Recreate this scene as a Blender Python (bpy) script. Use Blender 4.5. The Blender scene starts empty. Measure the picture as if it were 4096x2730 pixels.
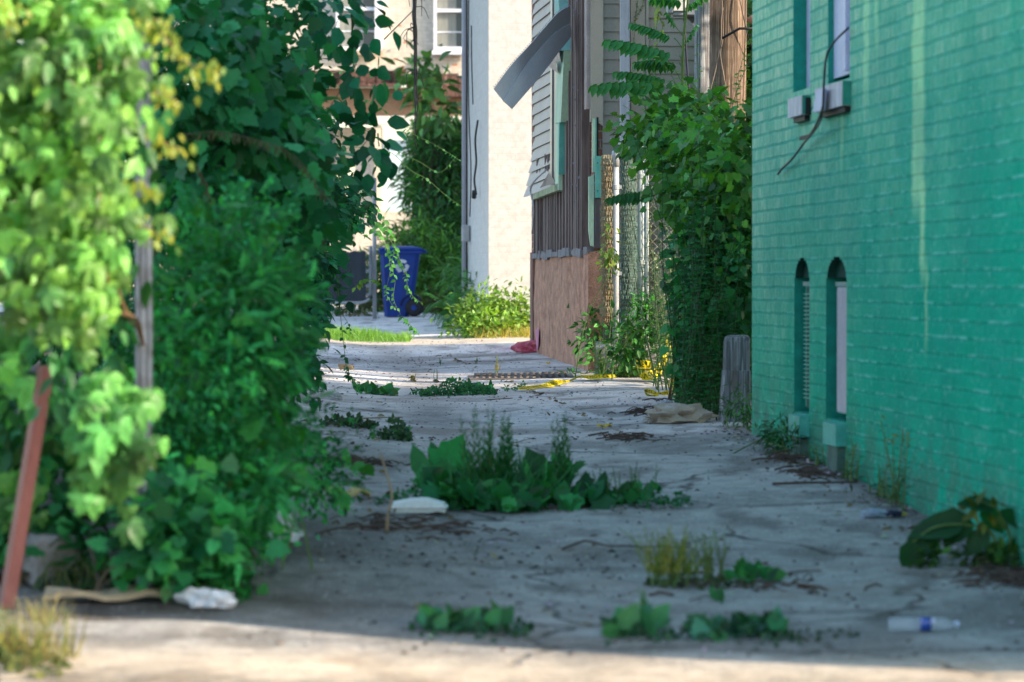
SKY_STRENGTH = 0.15
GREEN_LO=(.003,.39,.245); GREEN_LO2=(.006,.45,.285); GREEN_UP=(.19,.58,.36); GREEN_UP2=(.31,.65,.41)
import bpy, math, random
import numpy as np
from mathutils import Vector, Matrix
R = math.radians
scn = bpy.context.scene
COL = scn.collection
# ------------------------------------------------------------------ camera frame
F = 11947.0                      # focal length of the photograph in its own pixels (105 mm on a 36 mm frame)
CAM = np.array([0.0, 0.0, 1.14])
PITCH = math.atan(229.0 / F)
FWD = np.array([0, math.cos(PITCH), -math.sin(PITCH)])
UPV = np.array([0, math.sin(PITCH), math.cos(PITCH)])
RGT = np.array([1.0, 0, 0])

def at(px, py, d):
    return CAM + d * (FWD + RGT * ((px - 2048) / F) + UPV * ((1365 - py) / F))

# ------------------------------------------------------------------ alley frame (o across to the right, s along)
TH = math.atan((2048 - 755) / F)
CT, ST = math.cos(TH), math.sin(TH)
def ws(o, s, z):
    return np.array([o * CT - s * ST, o * ST + s * CT, z])
def os_of(x, y):
    return x * CT + y * ST, -x * ST + y * CT
def s_of(px, o=3.35):
    k = (px - 2048) / F
    return (o * CT - k * o * ST) / (ST + k * CT)
def d_of(px, o=3.35):
    s = s_of(px, o)
    return o * ST + s * CT
def z_of(py, d):
    return 1.14 + (1136 - py) / F * d

HY = [-60, 0, 7, 9, 10, 12.1, 13.5, 15.2, 18, 21, 25, 30, 34, 46, 60, 90, 300]
HZ = [-.17, -.16, -.15, -.12, -.10, -.045, .04, .13, .21, .27, .325, .40, .475, .64, .75, .9, 1.0]
GY = [0, 20, 25, 30, 60]
GO = [1.6, 1.6, 1.95, 2.08, 2.1]
def hgt(x, y):
    x = np.asarray(x, float); y = np.asarray(y, float)
    b = np.interp(y, HY, HZ)
    o = x * CT + y * ST
    q = o - np.interp(y, GY, GO)
    amp = np.interp(y, [7, 11, 14, 40, 50], [.2, .6, 1, 1, .3])
    q = np.clip(q, -1.7, 1.5)
    v = np.where(q < 0, -.072 * q, .034 * q)
    v = np.sqrt(v * v + .0002) - .012
    return b + amp * v
def H(x, y):
    return float(hgt(x, y))
def gp(px, py, lift=0.0):
    lo = None
    prev = 5.0
    for i in range(2400):
        d = 5.0 + i * .03
        p = at(px, py, d)
        if p[2] <= H(p[0], p[1]):
            a, b = prev, d
            for _ in range(20):
                m = (a + b) / 2
                p = at(px, py, m)
                if p[2] <= H(p[0], p[1]): b = m
                else: a = m
            p = at(px, py, b)
            return np.array([p[0], p[1], H(p[0], p[1]) + lift])
        prev = d
    return at(px, py, 60)
def gd(px, py):
    return float(gp(px, py)[1])

# ------------------------------------------------------------------ scene tree
def tag(o, label=None, cat=None, group=None, kind=None):
    if label: o['label'] = label
    if cat: o['category'] = cat
    if group: o['group'] = group
    if kind or cat: o['kind'] = kind or 'thing'
    return o
def thing(name, label, cat, loc=(0, 0, 0), group=None):
    o = bpy.data.objects.new(name, None)
    o.empty_display_size = .1
    COL.objects.link(o)
    o.location = [float(c) for c in loc]
    return tag(o, label, cat, group)
def origin(o):
    v = np.zeros(3)
    while o is not None:
        v += np.array(o.location); o = o.parent
    return v
def link_mesh(name, me, mats, parent=None):
    o = bpy.data.objects.new(name, me)
    for m in (mats if isinstance(mats, (list, tuple)) else [mats]):
        me.materials.append(m)
    if parent is not None: o.parent = parent
    COL.objects.link(o)
    return o

class MB:
    """collects polygons, builds one mesh"""
    def __init__(s): s.v = []; s.f = []; s.c = []
    def add(s, vs, fs, col=(1, 1, 1)):
        n = len(s.v)
        s.v.extend([tuple(map(float, p)) for p in vs]); s.f.extend([tuple(n + i for i in f) for f in fs])
        s.c.extend([col] * len(vs)); return s
    def hexa(s, b, t, col=(1, 1, 1)):
        return s.add(list(b) + list(t), [(3, 2, 1, 0), (4, 5, 6, 7), (0, 1, 5, 4), (1, 2, 6, 5), (2, 3, 7, 6), (3, 0, 4, 7)], col)
    def box(s, c, size, rz=0, rx=0, ry=0, col=(1, 1, 1), bev=0.0):
        m = Matrix.Rotation(rz, 3, 'Z') @ Matrix.Rotation(ry, 3, 'Y') @ Matrix.Rotation(rx, 3, 'X')
        x, y, z = [k / 2 for k in size]
        if bev <= 0:
            P = [(-x, -y, -z), (x, -y, -z), (x, y, -z), (-x, y, -z), (-x, -y, z), (x, -y, z), (x, y, z), (-x, y, z)]
            P = [np.array(m @ Vector(p)) + np.array(c) for p in P]
            return s.hexa(P[:4], P[4:], col)
        e = bev; rings = []
        for zz, k in ((-z, e), (-z + e, 0), (z - e, 0), (z, e)):
            X, Y = x - k, y - k
            ring = [(-X + e, -Y), (X - e, -Y), (X, -Y + e), (X, Y - e), (X - e, Y), (-X + e, Y), (-X, Y - e), (-X, -Y + e)]
            rings.append([np.array(m @ Vector((a, b, zz))) + np.array(c) for a, b in ring])
        return s.loft(rings, True, True, col)
    def loft(s, rings, cap0=True, cap1=True, col=(1, 1, 1), close=True):
        n = len(rings[0]); V = [p for r in rings for p in r]; Fs = []
        for i in range(len(rings) - 1):
            for j in range(n if close else n - 1):
                k = (j + 1) % n
                Fs.append((i * n + j, i * n + k, (i + 1) * n + k, (i + 1) * n + j))
        if cap0: Fs.append(tuple(range(n - 1, -1, -1)))
        if cap1: Fs.append(tuple((len(rings) - 1) * n + j for j in range(n)))
        return s.add(V, Fs, col)
    def tube(s, path, r0, r1=None, n=6, col=(1, 1, 1)):
        path = [np.array(p, float) for p in path]
        r1 = r0 if r1 is None else r1
        rings = []; m = len(path); up = np.array([0.13, .21, 1.0])
        for i, p in enumerate(path):
            t = path[min(i + 1, m - 1)] - path[max(i - 1, 0)]
            t = t / (np.linalg.norm(t) + 1e-9)
            a = np.cross(t, up if abs(t[2]) < .93 else np.array([1.0, .1, 0]))
            a /= np.linalg.norm(a) + 1e-9
            b = np.cross(t, a)
            r = r0 + (r1 - r0) * i / max(1, m - 1)
            rings.append([p + r * (math.cos(2 * math.pi * k / n) * a + math.sin(2 * math.pi * k / n) * b) for k in range(n)])
        return s.loft(rings, True, True, col)
    def lathe(s, c, prof, n=16, col=(1, 1, 1)):
        c = np.array(c)
        return s.loft([[c + np.array([r * math.cos(2 * math.pi * k / n), r * math.sin(2 * math.pi * k / n), z]) for k in range(n)] for r, z in prof], True, True, col)
    def sheet(s, grid, col=(1, 1, 1)):
        n = len(grid[0])
        return s.add([p for r in grid for p in r], [(i * n + j, i * n + j + 1, (i + 1) * n + j + 1, (i + 1) * n + j) for i in range(len(grid) - 1) for j in range(n - 1)], col)
    def build(s, name, mat, parent=None, smooth=False, colors=False):
        off = origin(parent) if parent is not None else np.zeros(3)
        me = bpy.data.meshes.new(name)
        V = np.array(s.v).reshape(-1, 3) - off
        me.from_pydata(V.tolist(), [], s.f); me.update()
        if smooth: me.polygons.foreach_set('use_smooth', [True] * len(me.polygons))
        if colors:
            a = me.color_attributes.new('col', 'FLOAT_COLOR', 'POINT')
            a.data.foreach_set('color', np.array([(c[0], c[1], c[2], 1) for c in s.c], 'f').ravel())
        return link_mesh(name, me, mat, parent)

def path_smooth(pts, n=8):
    pts = [np.array(p, float) for p in pts]
    if len(pts) < 3: return pts
    out = []
    P = [2 * pts[0] - pts[1]] + pts + [2 * pts[-1] - pts[-2]]
    for i in range(1, len(P) - 2):
        for k in range(n):
            t = k / n
            a, b, c, d = P[i - 1], P[i], P[i + 1], P[i + 2]
            out.append(.5 * ((2 * b) + (c - a) * t + (2 * a - 5 * b + 4 * c - d) * t * t + (3 * b - a - 3 * c + d) * t ** 3))
    out.append(pts[-1]); return out

# ------------------------------------------------------------------ value noise
def vnoise(x, y, seed=0):
    x = np.asarray(x, float); y = np.asarray(y, float)
    xi = np.floor(x).astype(np.int64); yi = np.floor(y).astype(np.int64)
    fx = x - xi; fy = y - yi
    fx = fx * fx * (3 - 2 * fx); fy = fy * fy * (3 - 2 * fy)
    def h(a, b):
        n = (a * 374761393 + b * 668265263 + seed * 1442695) & 0x7fffffff
        n = ((n ^ (n >> 13)) * 1274126177) & 0x7fffffff
        return ((n ^ (n >> 16)) & 0xffff) / 65535.0
    return (h(xi, yi) * (1 - fx) + h(xi + 1, yi) * fx) * (1 - fy) + (h(xi, yi + 1) * (1 - fx) + h(xi + 1, yi + 1) * fx) * fy
def fbm(x, y, seed=0, o=4):
    r = 0; a = .5
    for i in range(o):
        r = r + a * vnoise(np.asarray(x) * 2 ** i, np.asarray(y) * 2 ** i, seed + i); a *= .5
    return r / (1 - .5 ** o)

# ------------------------------------------------------------------ materials
class NT:
    def __init__(s, name):
        s.m = bpy.data.materials.new(name); s.m.use_nodes = True
        s.t = s.m.node_tree; s.t.nodes.clear()
        s.out = s.n('ShaderNodeOutputMaterial')
    def n(s, t, **kw):
        nd = s.t.nodes.new(t)
        for k, v in kw.items(): setattr(nd, k, v)
        return nd
    def l(s, a, b): s.t.links.new(a, b)
    def put(s, sock, v):
        if isinstance(v, bpy.types.NodeSocket): s.l(v, sock)
        elif isinstance(v, (tuple, list)) and len(v) == 3 and sock.type == 'RGBA': sock.default_value = (*v, 1)
        else: sock.default_value = v
    def math(s, op, a, b=0.0, c=None, clamp=False):
        nd = s.n('ShaderNodeMath', operation=op, use_clamp=clamp)
        s.put(nd.inputs[0], a); s.put(nd.inputs[1], b)
        if c is not None: s.put(nd.inputs[2], c)
        return nd.outputs[0]
    def ramp(s, v, a, b, c=0.0, d=1.0):
        nd = s.n('ShaderNodeMapRange', interpolation_type='SMOOTHSTEP')
        s.put(nd.inputs[0], v)
        for i, k in enumerate((a, b, c, d)): s.put(nd.inputs[i + 1], k)
        return nd.outputs[0]
    def mix(s, f, a, b, bt='MIX'):
        nd = s.n('ShaderNodeMix', data_type='RGBA', blend_type=bt)
        s.put(nd.inputs[0], f); s.put(nd.inputs[6], a); s.put(nd.inputs[7], b)
        return nd.outputs[2]
    def obj(s): return s.n('ShaderNodeTexCoord').outputs['Object']
    def scale(s, v, sc):
        nd = s.n('ShaderNodeMapping'); s.l(v, nd.inputs[0]); nd.inputs['Scale'].default_value = sc; return nd.outputs[0]
    def noise(s, v, scale, detail=4, rough=.6):
        nd = s.n('ShaderNodeTexNoise'); s.l(v, nd.inputs['Vector'])
        nd.inputs['Scale'].default_value = scale; nd.inputs['Detail'].default_value = detail; nd.inputs['Roughness'].default_value = rough
        return nd.outputs['Fac']
    def bump(s, h, strength, dist, prev=None):
        nd = s.n('ShaderNodeBump'); s.l(h, nd.inputs['Height'])
        nd.inputs['Strength'].default_value = strength; nd.inputs['Distance'].default_value = dist
        if prev is not None: s.l(prev, nd.inputs['Normal'])
        return nd.outputs[0]
    def bsdf(s, col, rough=.7, nrm=None, metal=0, spec=.4, **kw):
        b = s.n('ShaderNodeBsdfPrincipled')
        s.put(b.inputs['Base Color'], col); s.put(b.inputs['Roughness'], rough); b.inputs['Metallic'].default_value = metal
        b.inputs['Specular IOR Level'].default_value = spec
        for k, v in kw.items(): s.put(b.inputs[k], v)
        if nrm is not None: s.l(nrm, b.inputs['Normal'])
        return b.outputs[0]
    def done(s, sh): s.l(sh, s.out.inputs[0]); return s.m

def mat(name, c1, c2=None, scale=6, rough=.7, bump=.3, bscale=60, dist=.004, metal=0, spec=.35, stretch=(1, 1, 1), attr=False, speck=None, grime=None):
    t = NT(name); v = t.scale(t.obj(), stretch)
    c2 = c2 or tuple(k * .75 for k in c1)
    n1 = t.noise(v, scale, 6, .62)
    col = t.mix(t.ramp(n1, .33, .67), c1, c2)
    n2 = t.noise(v, bscale, 4, .7)
    col = t.mix(t.ramp(n2, .3, .75, 0, .35), col, tuple(k * .55 for k in c2))
    if grime:
        n3 = t.noise(t.scale(t.obj(), (3, 3, .5)), 3, 6, .7)
        col = t.mix(t.ramp(n3, .52, .72, 0, .7), col, grime)
    if speck:
        n4 = t.noise(v, bscale * 2.5, 2, .5)
        col = t.mix(t.ramp(n4, .64, .7), col, speck)
    if attr:
        a = t.n('ShaderNodeAttribute', attribute_name='col')
        col = t.mix(1.0, col, a.outputs['Color'], 'MULTIPLY')
    nb = t.bump(n2, bump, dist)
    return t.done(t.bsdf(col, rough, nb, metal, spec))

def leafmat(name, trans=.38, rough=.45, yel=(1.25, 1.15, .35)):
    t = NT(name)
    a = t.n('ShaderNodeAttribute', attribute_name='col').outputs['Color']
    n = t.noise(t.obj(), 30, 3, .6)
    col = t.mix(t.ramp(n, .3, .7, 0, .45), a, t.mix(1, a, (.55, .62, .6), 'MULTIPLY'))
    p = t.bsdf(col, rough, t.bump(t.noise(t.obj(), 90, 3, .6), .25, .004), 0, .35)
    tr = t.n('ShaderNodeBsdfTranslucent'); t.l(t.mix(1, col, yel, 'MULTIPLY'), tr.inputs[0])
    m = t.n('ShaderNodeMixShader'); m.inputs[0].default_value = trans
    t.l(p, m.inputs[1]); t.l(tr.outputs[0], m.inputs[2])
    return t.done(m.outputs[0])

# ------------------------------------------------------------------ leaves
def ovate(w=.24, droop=.12, cup=.04):
    v = [(0, 0, 0), (.28, 0, -.02), (.65, 0, -.03 - droop * .3), (1, 0, -droop),
         (.14, w * .62, .0), (.36, w, cup), (.68, w * .72, cup - droop * .35), (.14, -w * .62, .0), (.36, -w, cup), (.68, -w * .72, cup - droop * .35)]
    f = [(0, 1, 4), (1, 5, 4), (1, 2, 6, 5), (2, 3, 6), (0, 7, 1), (1, 7, 8), (1, 8, 9, 2), (2, 9, 3)]
    return np.array(v), f
def lobed():
    out = []
    prof = [(0, .02), (-.12, .22), (.02, .42), (.2, .40), (.34, .56), (.42, .34), (.62, .36), (.70, .22), (1.0, 0)]
    L = [(x, y, .05 - .18 * y * y - .12 * max(0, x - .3)) for x, y in prof]
    Rr = [(x, -y, z) for x, y, z in L[:-1]][::-1]
    ring = L + Rr
    c = (.3, 0, -.02)
    v = [c] + ring
    n = len(ring)
    f = [(0, 1 + (i + 1) % n, 1 + i) for i in range(n)]
    return np.array(v), f
def diamond(w=.28):
    return np.array([(0, 0, 0), (.45, w, .03), (1, 0, -.08), (.45, -w, .03)]), [(0, 3, 2, 1)]
def blade(w=.03, bend=.35):
    v = []; f = []
    for i, t in enumerate((0, .35, .7, 1)):
        k = w * (1 - t * .9)
        v += [(t * (1 - .2 * t), k, -bend * t * t), (t * (1 - .2 * t), -k, -bend * t * t)]
    f = [(0, 1, 3, 2), (2, 3, 5, 4), (4, 5, 7, 6)]
    return np.array(v), f
def rotm(ax, a): return np.array(Matrix.Rotation(a, 3, ax))
def palmate(n=5, w=.26):
    V = []; Fs = []; tv, tf = ovate(w, .22)
    for i in range(n):
        a = (i - (n - 1) / 2) * R(46)
        sc = (1 - .22 * abs(i - (n - 1) / 2) / ((n - 1) / 2)) * .72
        p = (tv * sc) @ rotm('Y', R(18 + 9 * (i % 2))).T @ rotm('Z', a).T + np.array([.22, 0, 0])
        k = len(V); V += p.tolist(); Fs += [tuple(k + j for j in f) for f in tf]
    k = len(V); V += [(0, .012, 0), (0, -.012, 0), (.24, -.01, 0), (.24, .01, 0)]; Fs.append((k, k + 1, k + 2, k + 3))
    return np.array(V), Fs
def pinnate(n=10, ll=.2, w=.2, sag=.35, hang=60, curve=.25):
    V = []; Fs = []; tv, tf = ovate(w, .12, .06)
    for i in range(n):
        t = .16 + .8 * i / (n - 1)
        base = np.array([t, 0, -sag * t * t])
        sc = ll * (1 - .55 * abs(t - .5) ** 1.6 * 2)
        for sd in (-1, 1):
            p = (tv * sc) @ rotm('Y', R(hang * (.8 + .35 * ((i * 7 + sd) % 3) / 2))).T @ rotm('Z', sd * R(62 - 10 * t)).T + base
            k = len(V); V += p.tolist(); Fs += [tuple(k + j for j in f) for f in tf]
    for i in range(6):
        t0, t1 = i / 6, (i + 1) / 6
        k = len(V); r = .008
        V += [(t0, r, -sag * t0 * t0), (t0, -r, -sag * t0 * t0), (t1, -r, -sag * t1 * t1), (t1, r, -sag * t1 * t1)]; Fs.append((k, k + 1, k + 2, k + 3))
    return np.array(V), Fs

def nrmz(a): return a / (np.linalg.norm(a, axis=-1, keepdims=True) + 1e-9)

class Fol:
    def __init__(s, free=False): s.V = []; s.F = []; s.C = []; s.n = 0; s.free = free
    def put(s, tmpl, pos, ax, nm, size, col):
        tv, tf = tmpl; pos = np.atleast_2d(np.asarray(pos, float)); N = len(pos)
        if N == 0: return s
        ax = np.broadcast_to(np.asarray(ax, float), (N, 3)); nm = np.broadcast_to(np.asarray(nm, float), (N, 3))
        size = np.broadcast_to(np.asarray(size, float), (N,)); col = np.broadcast_to(np.asarray(col, float), (N, 3))
        u = .31 * pos[:, 0] + .95 * pos[:, 1]
        k = ~((pos[:, 0] > .72) & (u > 23.6) & (u < 24.78) & (not s.free))      # open gap in the greenery beside the fence
        pos, ax, nm, size, col = pos[k], ax[k], nm[k], size[k], col[k]; N = len(pos)
        if N == 0: return s
        ax = nrmz(ax)
        nm = nrmz(nm - (nm * ax).sum(1, keepdims=True) * ax + 1e-6)
        yy = np.cross(nm, ax); size = np.broadcast_to(np.asarray(size, float), (N,))[:, None, None]
        P = pos[:, None, :] + size * (tv[None, :, 0:1] * ax[:, None] + tv[None, :, 1:2] * yy[:, None] + tv[None, :, 2:3] * nm[:, None])
        k = len(tv); s.V.append(P.reshape(-1, 3))
        col = np.broadcast_to(np.asarray(col, float), (N, 3))
        s.C.append(np.repeat(col, k, 0))
        base = (s.n + np.arange(N) * k)
        for f in tf:
            s.F.append((base[:, None] + np.array(f)[None]).tolist())
        s.n += N * k
        return s
    def build(s, name, mat, parent=None, smooth=True):
        off = origin(parent) if parent is not None else np.zeros(3)
        V = np.concatenate(s.V) - off; C = np.concatenate(s.C)
        me = bpy.data.meshes.new(name)
        faces = [f for blk in s.F for f in blk]
        me.from_pydata(V.tolist(), [], faces); me.update()
        if smooth: me.polygons.foreach_set('use_smooth', [True] * len(me.polygons))
        a = me.color_attributes.new('col', 'FLOAT_COLOR', 'POINT')
        a.data.foreach_set('color', np.concatenate([C, np.ones((len(C), 1))], 1).astype('f').ravel())
        return link_mesh(name, me, mat, parent)

def rngv(rng, n): return nrmz(rng.normal(size=(n, 3)))
def cloud(rng, blobs, n, nclump, cr, shell=.55, keep=None):
    """clumped points inside ellipsoids -> pos, outward, brightness"""
    w = np.array([b[2] for b in blobs], float); w /= w.sum()
    bi = rng.choice(len(blobs), nclump, p=w)
    cen = np.array([b[0] for b in blobs])[bi]; rad = np.array([b[1] for b in blobs])[bi]
    dr = rngv(rng, nclump); rr = shell + (1 - shell) * rng.random(nclump) ** .7
    cc = cen + dr * rad * rr[:, None]
    ci = rng.integers(0, nclump, n)
    off = rng.normal(size=(n, 3)) * np.asarray(cr)
    pos = cc[ci] + off
    out = nrmz(dr[ci] * .8 + nrmz(off) * .6)
    cf = np.clip(rng.lognormal(-.12, .42, nclump), .35, 2.1)[ci]
    if keep is not None:
        k = keep(pos); pos, out, cf = pos[k], out[k], cf[k]
    return pos, out, cf
def tint(rng, base, cf, n, v=.25, hue=.12):
    base = np.asarray(base, float)
    k = (cf * rng.uniform(1 - v, 1 + v, n))[:, None]
    h = rng.normal(0, hue, n)[:, None]
    c = base[None] * k * (1 + h * np.array([[1.0, .35, -.6]]))
    return np.clip(c, .002, .9)
def leaves_on(fol, rng, tmpl, pos, out, cf, size, base, droop=.5, upn=.8, var=.3, hue=.12, colv=.25):
    n = len(pos)
    ax = out * .8 + rngv(rng, n) * .7 + np.array([0, 0, -droop])
    nm = rngv(rng, n) * .7 + out * .35 + np.array([0, 0, upn])
    fol.put(tmpl, pos, ax, nm, size * rng.uniform(1 - var, 1 + var, n), tint(rng, base, cf, n, colv, hue))
T_OV, T_LANCE, T_LOB, T_DIA, T_PAL = ovate(), ovate(.1, .2), lobed(), diamond(), palmate()
T_ROUND = ovate(.36, .1, .05)
T_PIN, T_FERN = pinnate(), pinnate(9, .24, .17, .25, 30)
T_BLADE = blade()
# ================================================================== world, sun, camera
SUN_EL = R(26.0)
SH = np.array([.95, -.31]); SH = SH / np.linalg.norm(SH)
w = bpy.data.worlds.new('World'); scn.world = w; w.use_nodes = True
nt = w.node_tree
bg = nt.nodes['Background']
sky = nt.nodes.new('ShaderNodeTexSky'); sky.sky_type = 'NISHITA'; sky.sun_disc = False
sky.sun_elevation = SUN_EL; sky.sun_rotation = math.atan2(SH[0], SH[1]); sky.altitude = 100; sky.air_density = 1.3; sky.dust_density = 1.6; sky.ozone_density = 1.5
nt.links.new(sky.outputs[0], bg.inputs[0]); bg.inputs[1].default_value = SKY_STRENGTH
sl = bpy.data.lights.new('Sun', 'SUN'); sl.energy = 3.6; sl.angle = R(.53); sl.color = (1.0, .83, .62)
so = bpy.data.objects.new('Sun', sl); COL.objects.link(so)
sd = Vector((SH[0] * math.cos(SUN_EL), SH[1] * math.cos(SUN_EL), math.sin(SUN_EL)))
so.rotation_euler = sd.to_track_quat('Z', 'Y').to_euler(); so.location = (8, -6, 12)
cd = bpy.data.cameras.new('Camera'); cam = bpy.data.objects.new('Camera', cd); COL.objects.link(cam)
cam.location = CAM.tolist(); cam.rotation_euler = (R(90) - PITCH, 0, 0)
cd.lens = 105; cd.sensor_width = 36; cd.sensor_fit = 'HORIZONTAL'; cd.clip_start = .1; cd.clip_end = 2000
cd.dof.use_dof = True; cd.dof.focus_distance = 24.3; cd.dof.aperture_fstop = 2.9; cd.dof.aperture_blades = 9
scn.camera = cam
scn.view_settings.view_transform = 'Standard'; scn.view_settings.look = 'None'; scn.view_settings.exposure = 0; scn.view_settings.gamma = 1
scn.render.engine = 'CYCLES'
scn.cycles.film_exposure = 2.75      # shutter and gain of the photograph
scn.cycles.max_bounces = 8; scn.cycles.diffuse_bounces = 4; scn.cycles.transmission_bounces = 4; scn.cycles.transparent_max_bounces = 6
scn.cycles.caustics_reflective = False; scn.cycles.caustics_refractive = False

# ================================================================== ground
M_EARTH = mat('earth', (.09, .075, .055), (.045, .038, .03), 4, .95, .6, 40, .02)
mb = MB()
gx = [-300, -60, -12, -6, -3, 0, 3, 6, 12, 60, 300]; gy = [-60, -10, 0, 6, 9, 10, 11, 12, 14, 16, 18, 21, 25, 30, 34, 40, 46, 60, 90, 300, 900]
mb.sheet([[(x, y, float(np.interp(y, HY, HZ)) - .16) for x in gx] for y in gy])
tag(mb.build('ground', M_EARTH), kind='structure')

# concrete sheets: albedo painted per vertex (joints, stains, worn patches, painted sunlit strip)
def concrete_mat(name, sp):
    t = NT(name); a = t.n('ShaderNodeAttribute', attribute_name='col').outputs['Color']; v = t.obj()
    n1 = t.noise(v, 9, 6, .65); n2 = t.noise(v, 60, 3, .7); n3 = t.noise(t.scale(v, (1, .6, 1)), 75, 2, .5)
    col = t.mix(t.ramp(n1, .3, .7), a, t.mix(1, a, (.66, .66, .68), 'MULTIPLY'))
    col = t.mix(t.ramp(n2, .57, .68), col, t.mix(1, a, (.35, .34, .34), 'MULTIPLY'))
    col = t.mix(t.ramp(n3, .66, .72), col, sp)
    dv = t.n('ShaderNodeVectorMath', operation='ADD'); t.l(v, dv.inputs[0])
    nn = t.n('ShaderNodeTexNoise'); t.l(v, nn.inputs[0]); nn.inputs['Scale'].default_value = 2.2; nn.inputs['Detail'].default_value = 5
    sc = t.n('ShaderNodeVectorMath', operation='SCALE'); t.l(nn.outputs['Color'], sc.inputs[0]); sc.inputs['Scale'].default_value = .55; t.l(sc.outputs[0], dv.inputs[1])
    vo = t.n('ShaderNodeTexVoronoi', feature='DISTANCE_TO_EDGE'); t.l(dv.outputs[0], vo.inputs[0]); vo.inputs['Scale'].default_value = .62
    cr = t.math('MULTIPLY', t.ramp(vo.outputs[0], .004, .016, 1, 0), t.ramp(t.noise(v, .9, 3), .42, .58))
    col = t.mix(t.math('MULTIPLY', cr, .8), col, (.05, .045, .04))
    wn = t.ramp(t.noise(v, 1.7, 5, .7), .52, .68)                      # dusty brown film
    col = t.mix(t.math('MULTIPLY', wn, .55), col, t.mix(1, a, (.62, .53, .45), 'MULTIPLY'))
    b = t.bump(n2, .6, .006); b = t.bump(n1, .5, .02, b); b = t.bump(t.math('SUBTRACT', 1, cr), .8, .01, b)
    return t.done(t.bsdf(col, .85, b, 0, .25))
M_CONC = concrete_mat('concrete', (.62, .62, .6))
o_ = np.concatenate([np.arange(-5, -1.2, .4), np.arange(-1.2, 3.46, .05), [3.6, 4.0]])
s_ = np.concatenate([np.arange(2, 9, .25), np.arange(9, 36, .06), np.arange(36, 62, .25)])
OO, SS = np.meshgrid(o_, s_)
XX = OO * CT - SS * ST; YY = OO * ST + SS * CT
ZZ = hgt(XX, YY)
base = np.array([.415, .39, .365])
g = fbm(OO * 1.2, SS * .55, 3)
col = base[None, None] * (0.72 + .5 * g)[..., None]
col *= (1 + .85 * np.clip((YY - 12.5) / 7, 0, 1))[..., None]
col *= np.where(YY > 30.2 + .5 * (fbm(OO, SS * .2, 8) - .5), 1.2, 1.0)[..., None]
def joint(y0, amp, w, seed, rx=None):
    yy = y0 + amp * (fbm(OO * 1.5 + seed, OO * 0, seed) - .5)
    m = np.exp(-((YY - yy) / (w * (.5 + 1.0 * vnoise(OO * 4, SS * 0, seed + 5)))) ** 2)
    return m
dirt = np.zeros_like(OO)
for y0, amp, ww, sd_ in ((10.05, .12, .07, 1), (11.0, .2, .1, 2), (12.3, .3, .13, 3), (14.1, .2, .10, 4), (16.65, .2, .06, 5), (17.7, .2, .05, 9), (22.7, .15, .07, 6), (26.9, .25, .10, 7), (28.8, .3, .16, 8)):
    dirt = np.maximum(dirt, np.clip(1.5 * vnoise(OO * 1.3 + sd_, SS * 0, sd_ + 40) - .25, .12, .85) * joint(y0, amp, ww * .5, sd_))
dirt = np.maximum(dirt, np.clip((fbm(OO * 1.1, SS * 1.2, 21) - .58) * 5, 0, .5) * (YY < 34))
dirt = np.maximum(dirt, np.clip((fbm(OO * 4, SS * 2.5, 31) - .62) * 6, 0, .5))
q = OO - np.interp(YY, GY, GO)
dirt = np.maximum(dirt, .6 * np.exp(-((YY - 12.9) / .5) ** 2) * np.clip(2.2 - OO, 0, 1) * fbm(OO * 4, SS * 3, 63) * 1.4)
dirt = np.maximum(dirt, .5 * np.exp(-((YY - 10.95) / .22) ** 2) * np.exp(-((OO - 1.8) / .5) ** 2) * fbm(OO * 5, SS * 4, 64) * 1.8)
dirt = np.maximum(dirt, .55 * np.exp(-(q / .22) ** 2) * (YY > 14) * (YY < 33) * (.4 + .8 * fbm(OO * 3, SS * 1.0, 41)))
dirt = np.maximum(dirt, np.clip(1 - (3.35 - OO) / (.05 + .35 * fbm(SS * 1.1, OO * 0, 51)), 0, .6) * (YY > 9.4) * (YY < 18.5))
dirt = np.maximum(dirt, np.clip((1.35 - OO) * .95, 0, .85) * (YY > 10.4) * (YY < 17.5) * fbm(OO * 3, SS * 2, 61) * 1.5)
dk = np.array([.085, .070, .058])
col = col * (1 - dirt[..., None]) + dk * dirt[..., None]
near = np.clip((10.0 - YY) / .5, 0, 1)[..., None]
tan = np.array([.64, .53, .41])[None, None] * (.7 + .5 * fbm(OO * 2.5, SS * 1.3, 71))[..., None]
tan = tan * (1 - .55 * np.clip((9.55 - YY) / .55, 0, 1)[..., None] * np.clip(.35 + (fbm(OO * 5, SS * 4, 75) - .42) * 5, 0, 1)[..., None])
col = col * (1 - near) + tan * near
lit = np.clip((YY - 32.6) / .6, 0, 1)[..., None] * np.clip((36 - YY) / .5, 0, 1)[..., None]  # warm sunlit tone painted into the far concrete strip
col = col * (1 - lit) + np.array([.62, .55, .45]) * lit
pk = np.exp(-((XX - .08) / .28) ** 2 - ((YY - 31.3) / .5) ** 2)[..., None] * .7
col = col * (1 - pk) + np.array([.42, .13, .27]) * pk
ZZ = ZZ + .012 * (fbm(OO * 2, SS * 1.2, 81) - .5) - .02 * np.clip(dirt, 0, 1) * (np.abs(q) > .3) * .5
nr, nc = OO.shape
me = bpy.data.meshes.new('alley')
V = np.stack([XX, YY, ZZ], -1).reshape(-1, 3)
idx = np.arange(nr * nc).reshape(nr, nc)
Q = np.stack([idx[:-1, :-1], idx[:-1, 1:], idx[1:, 1:], idx[1:, :-1]], -1).reshape(-1, 4)
me.from_pydata(V.tolist(), [], Q.tolist()); me.update()
me.polygons.foreach_set('use_smooth', [True] * len(me.polygons))
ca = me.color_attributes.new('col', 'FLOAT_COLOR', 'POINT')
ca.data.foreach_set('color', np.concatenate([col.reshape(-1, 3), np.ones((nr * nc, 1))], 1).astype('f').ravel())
tag(link_mesh('alley', me, M_CONC), kind='structure')

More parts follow.
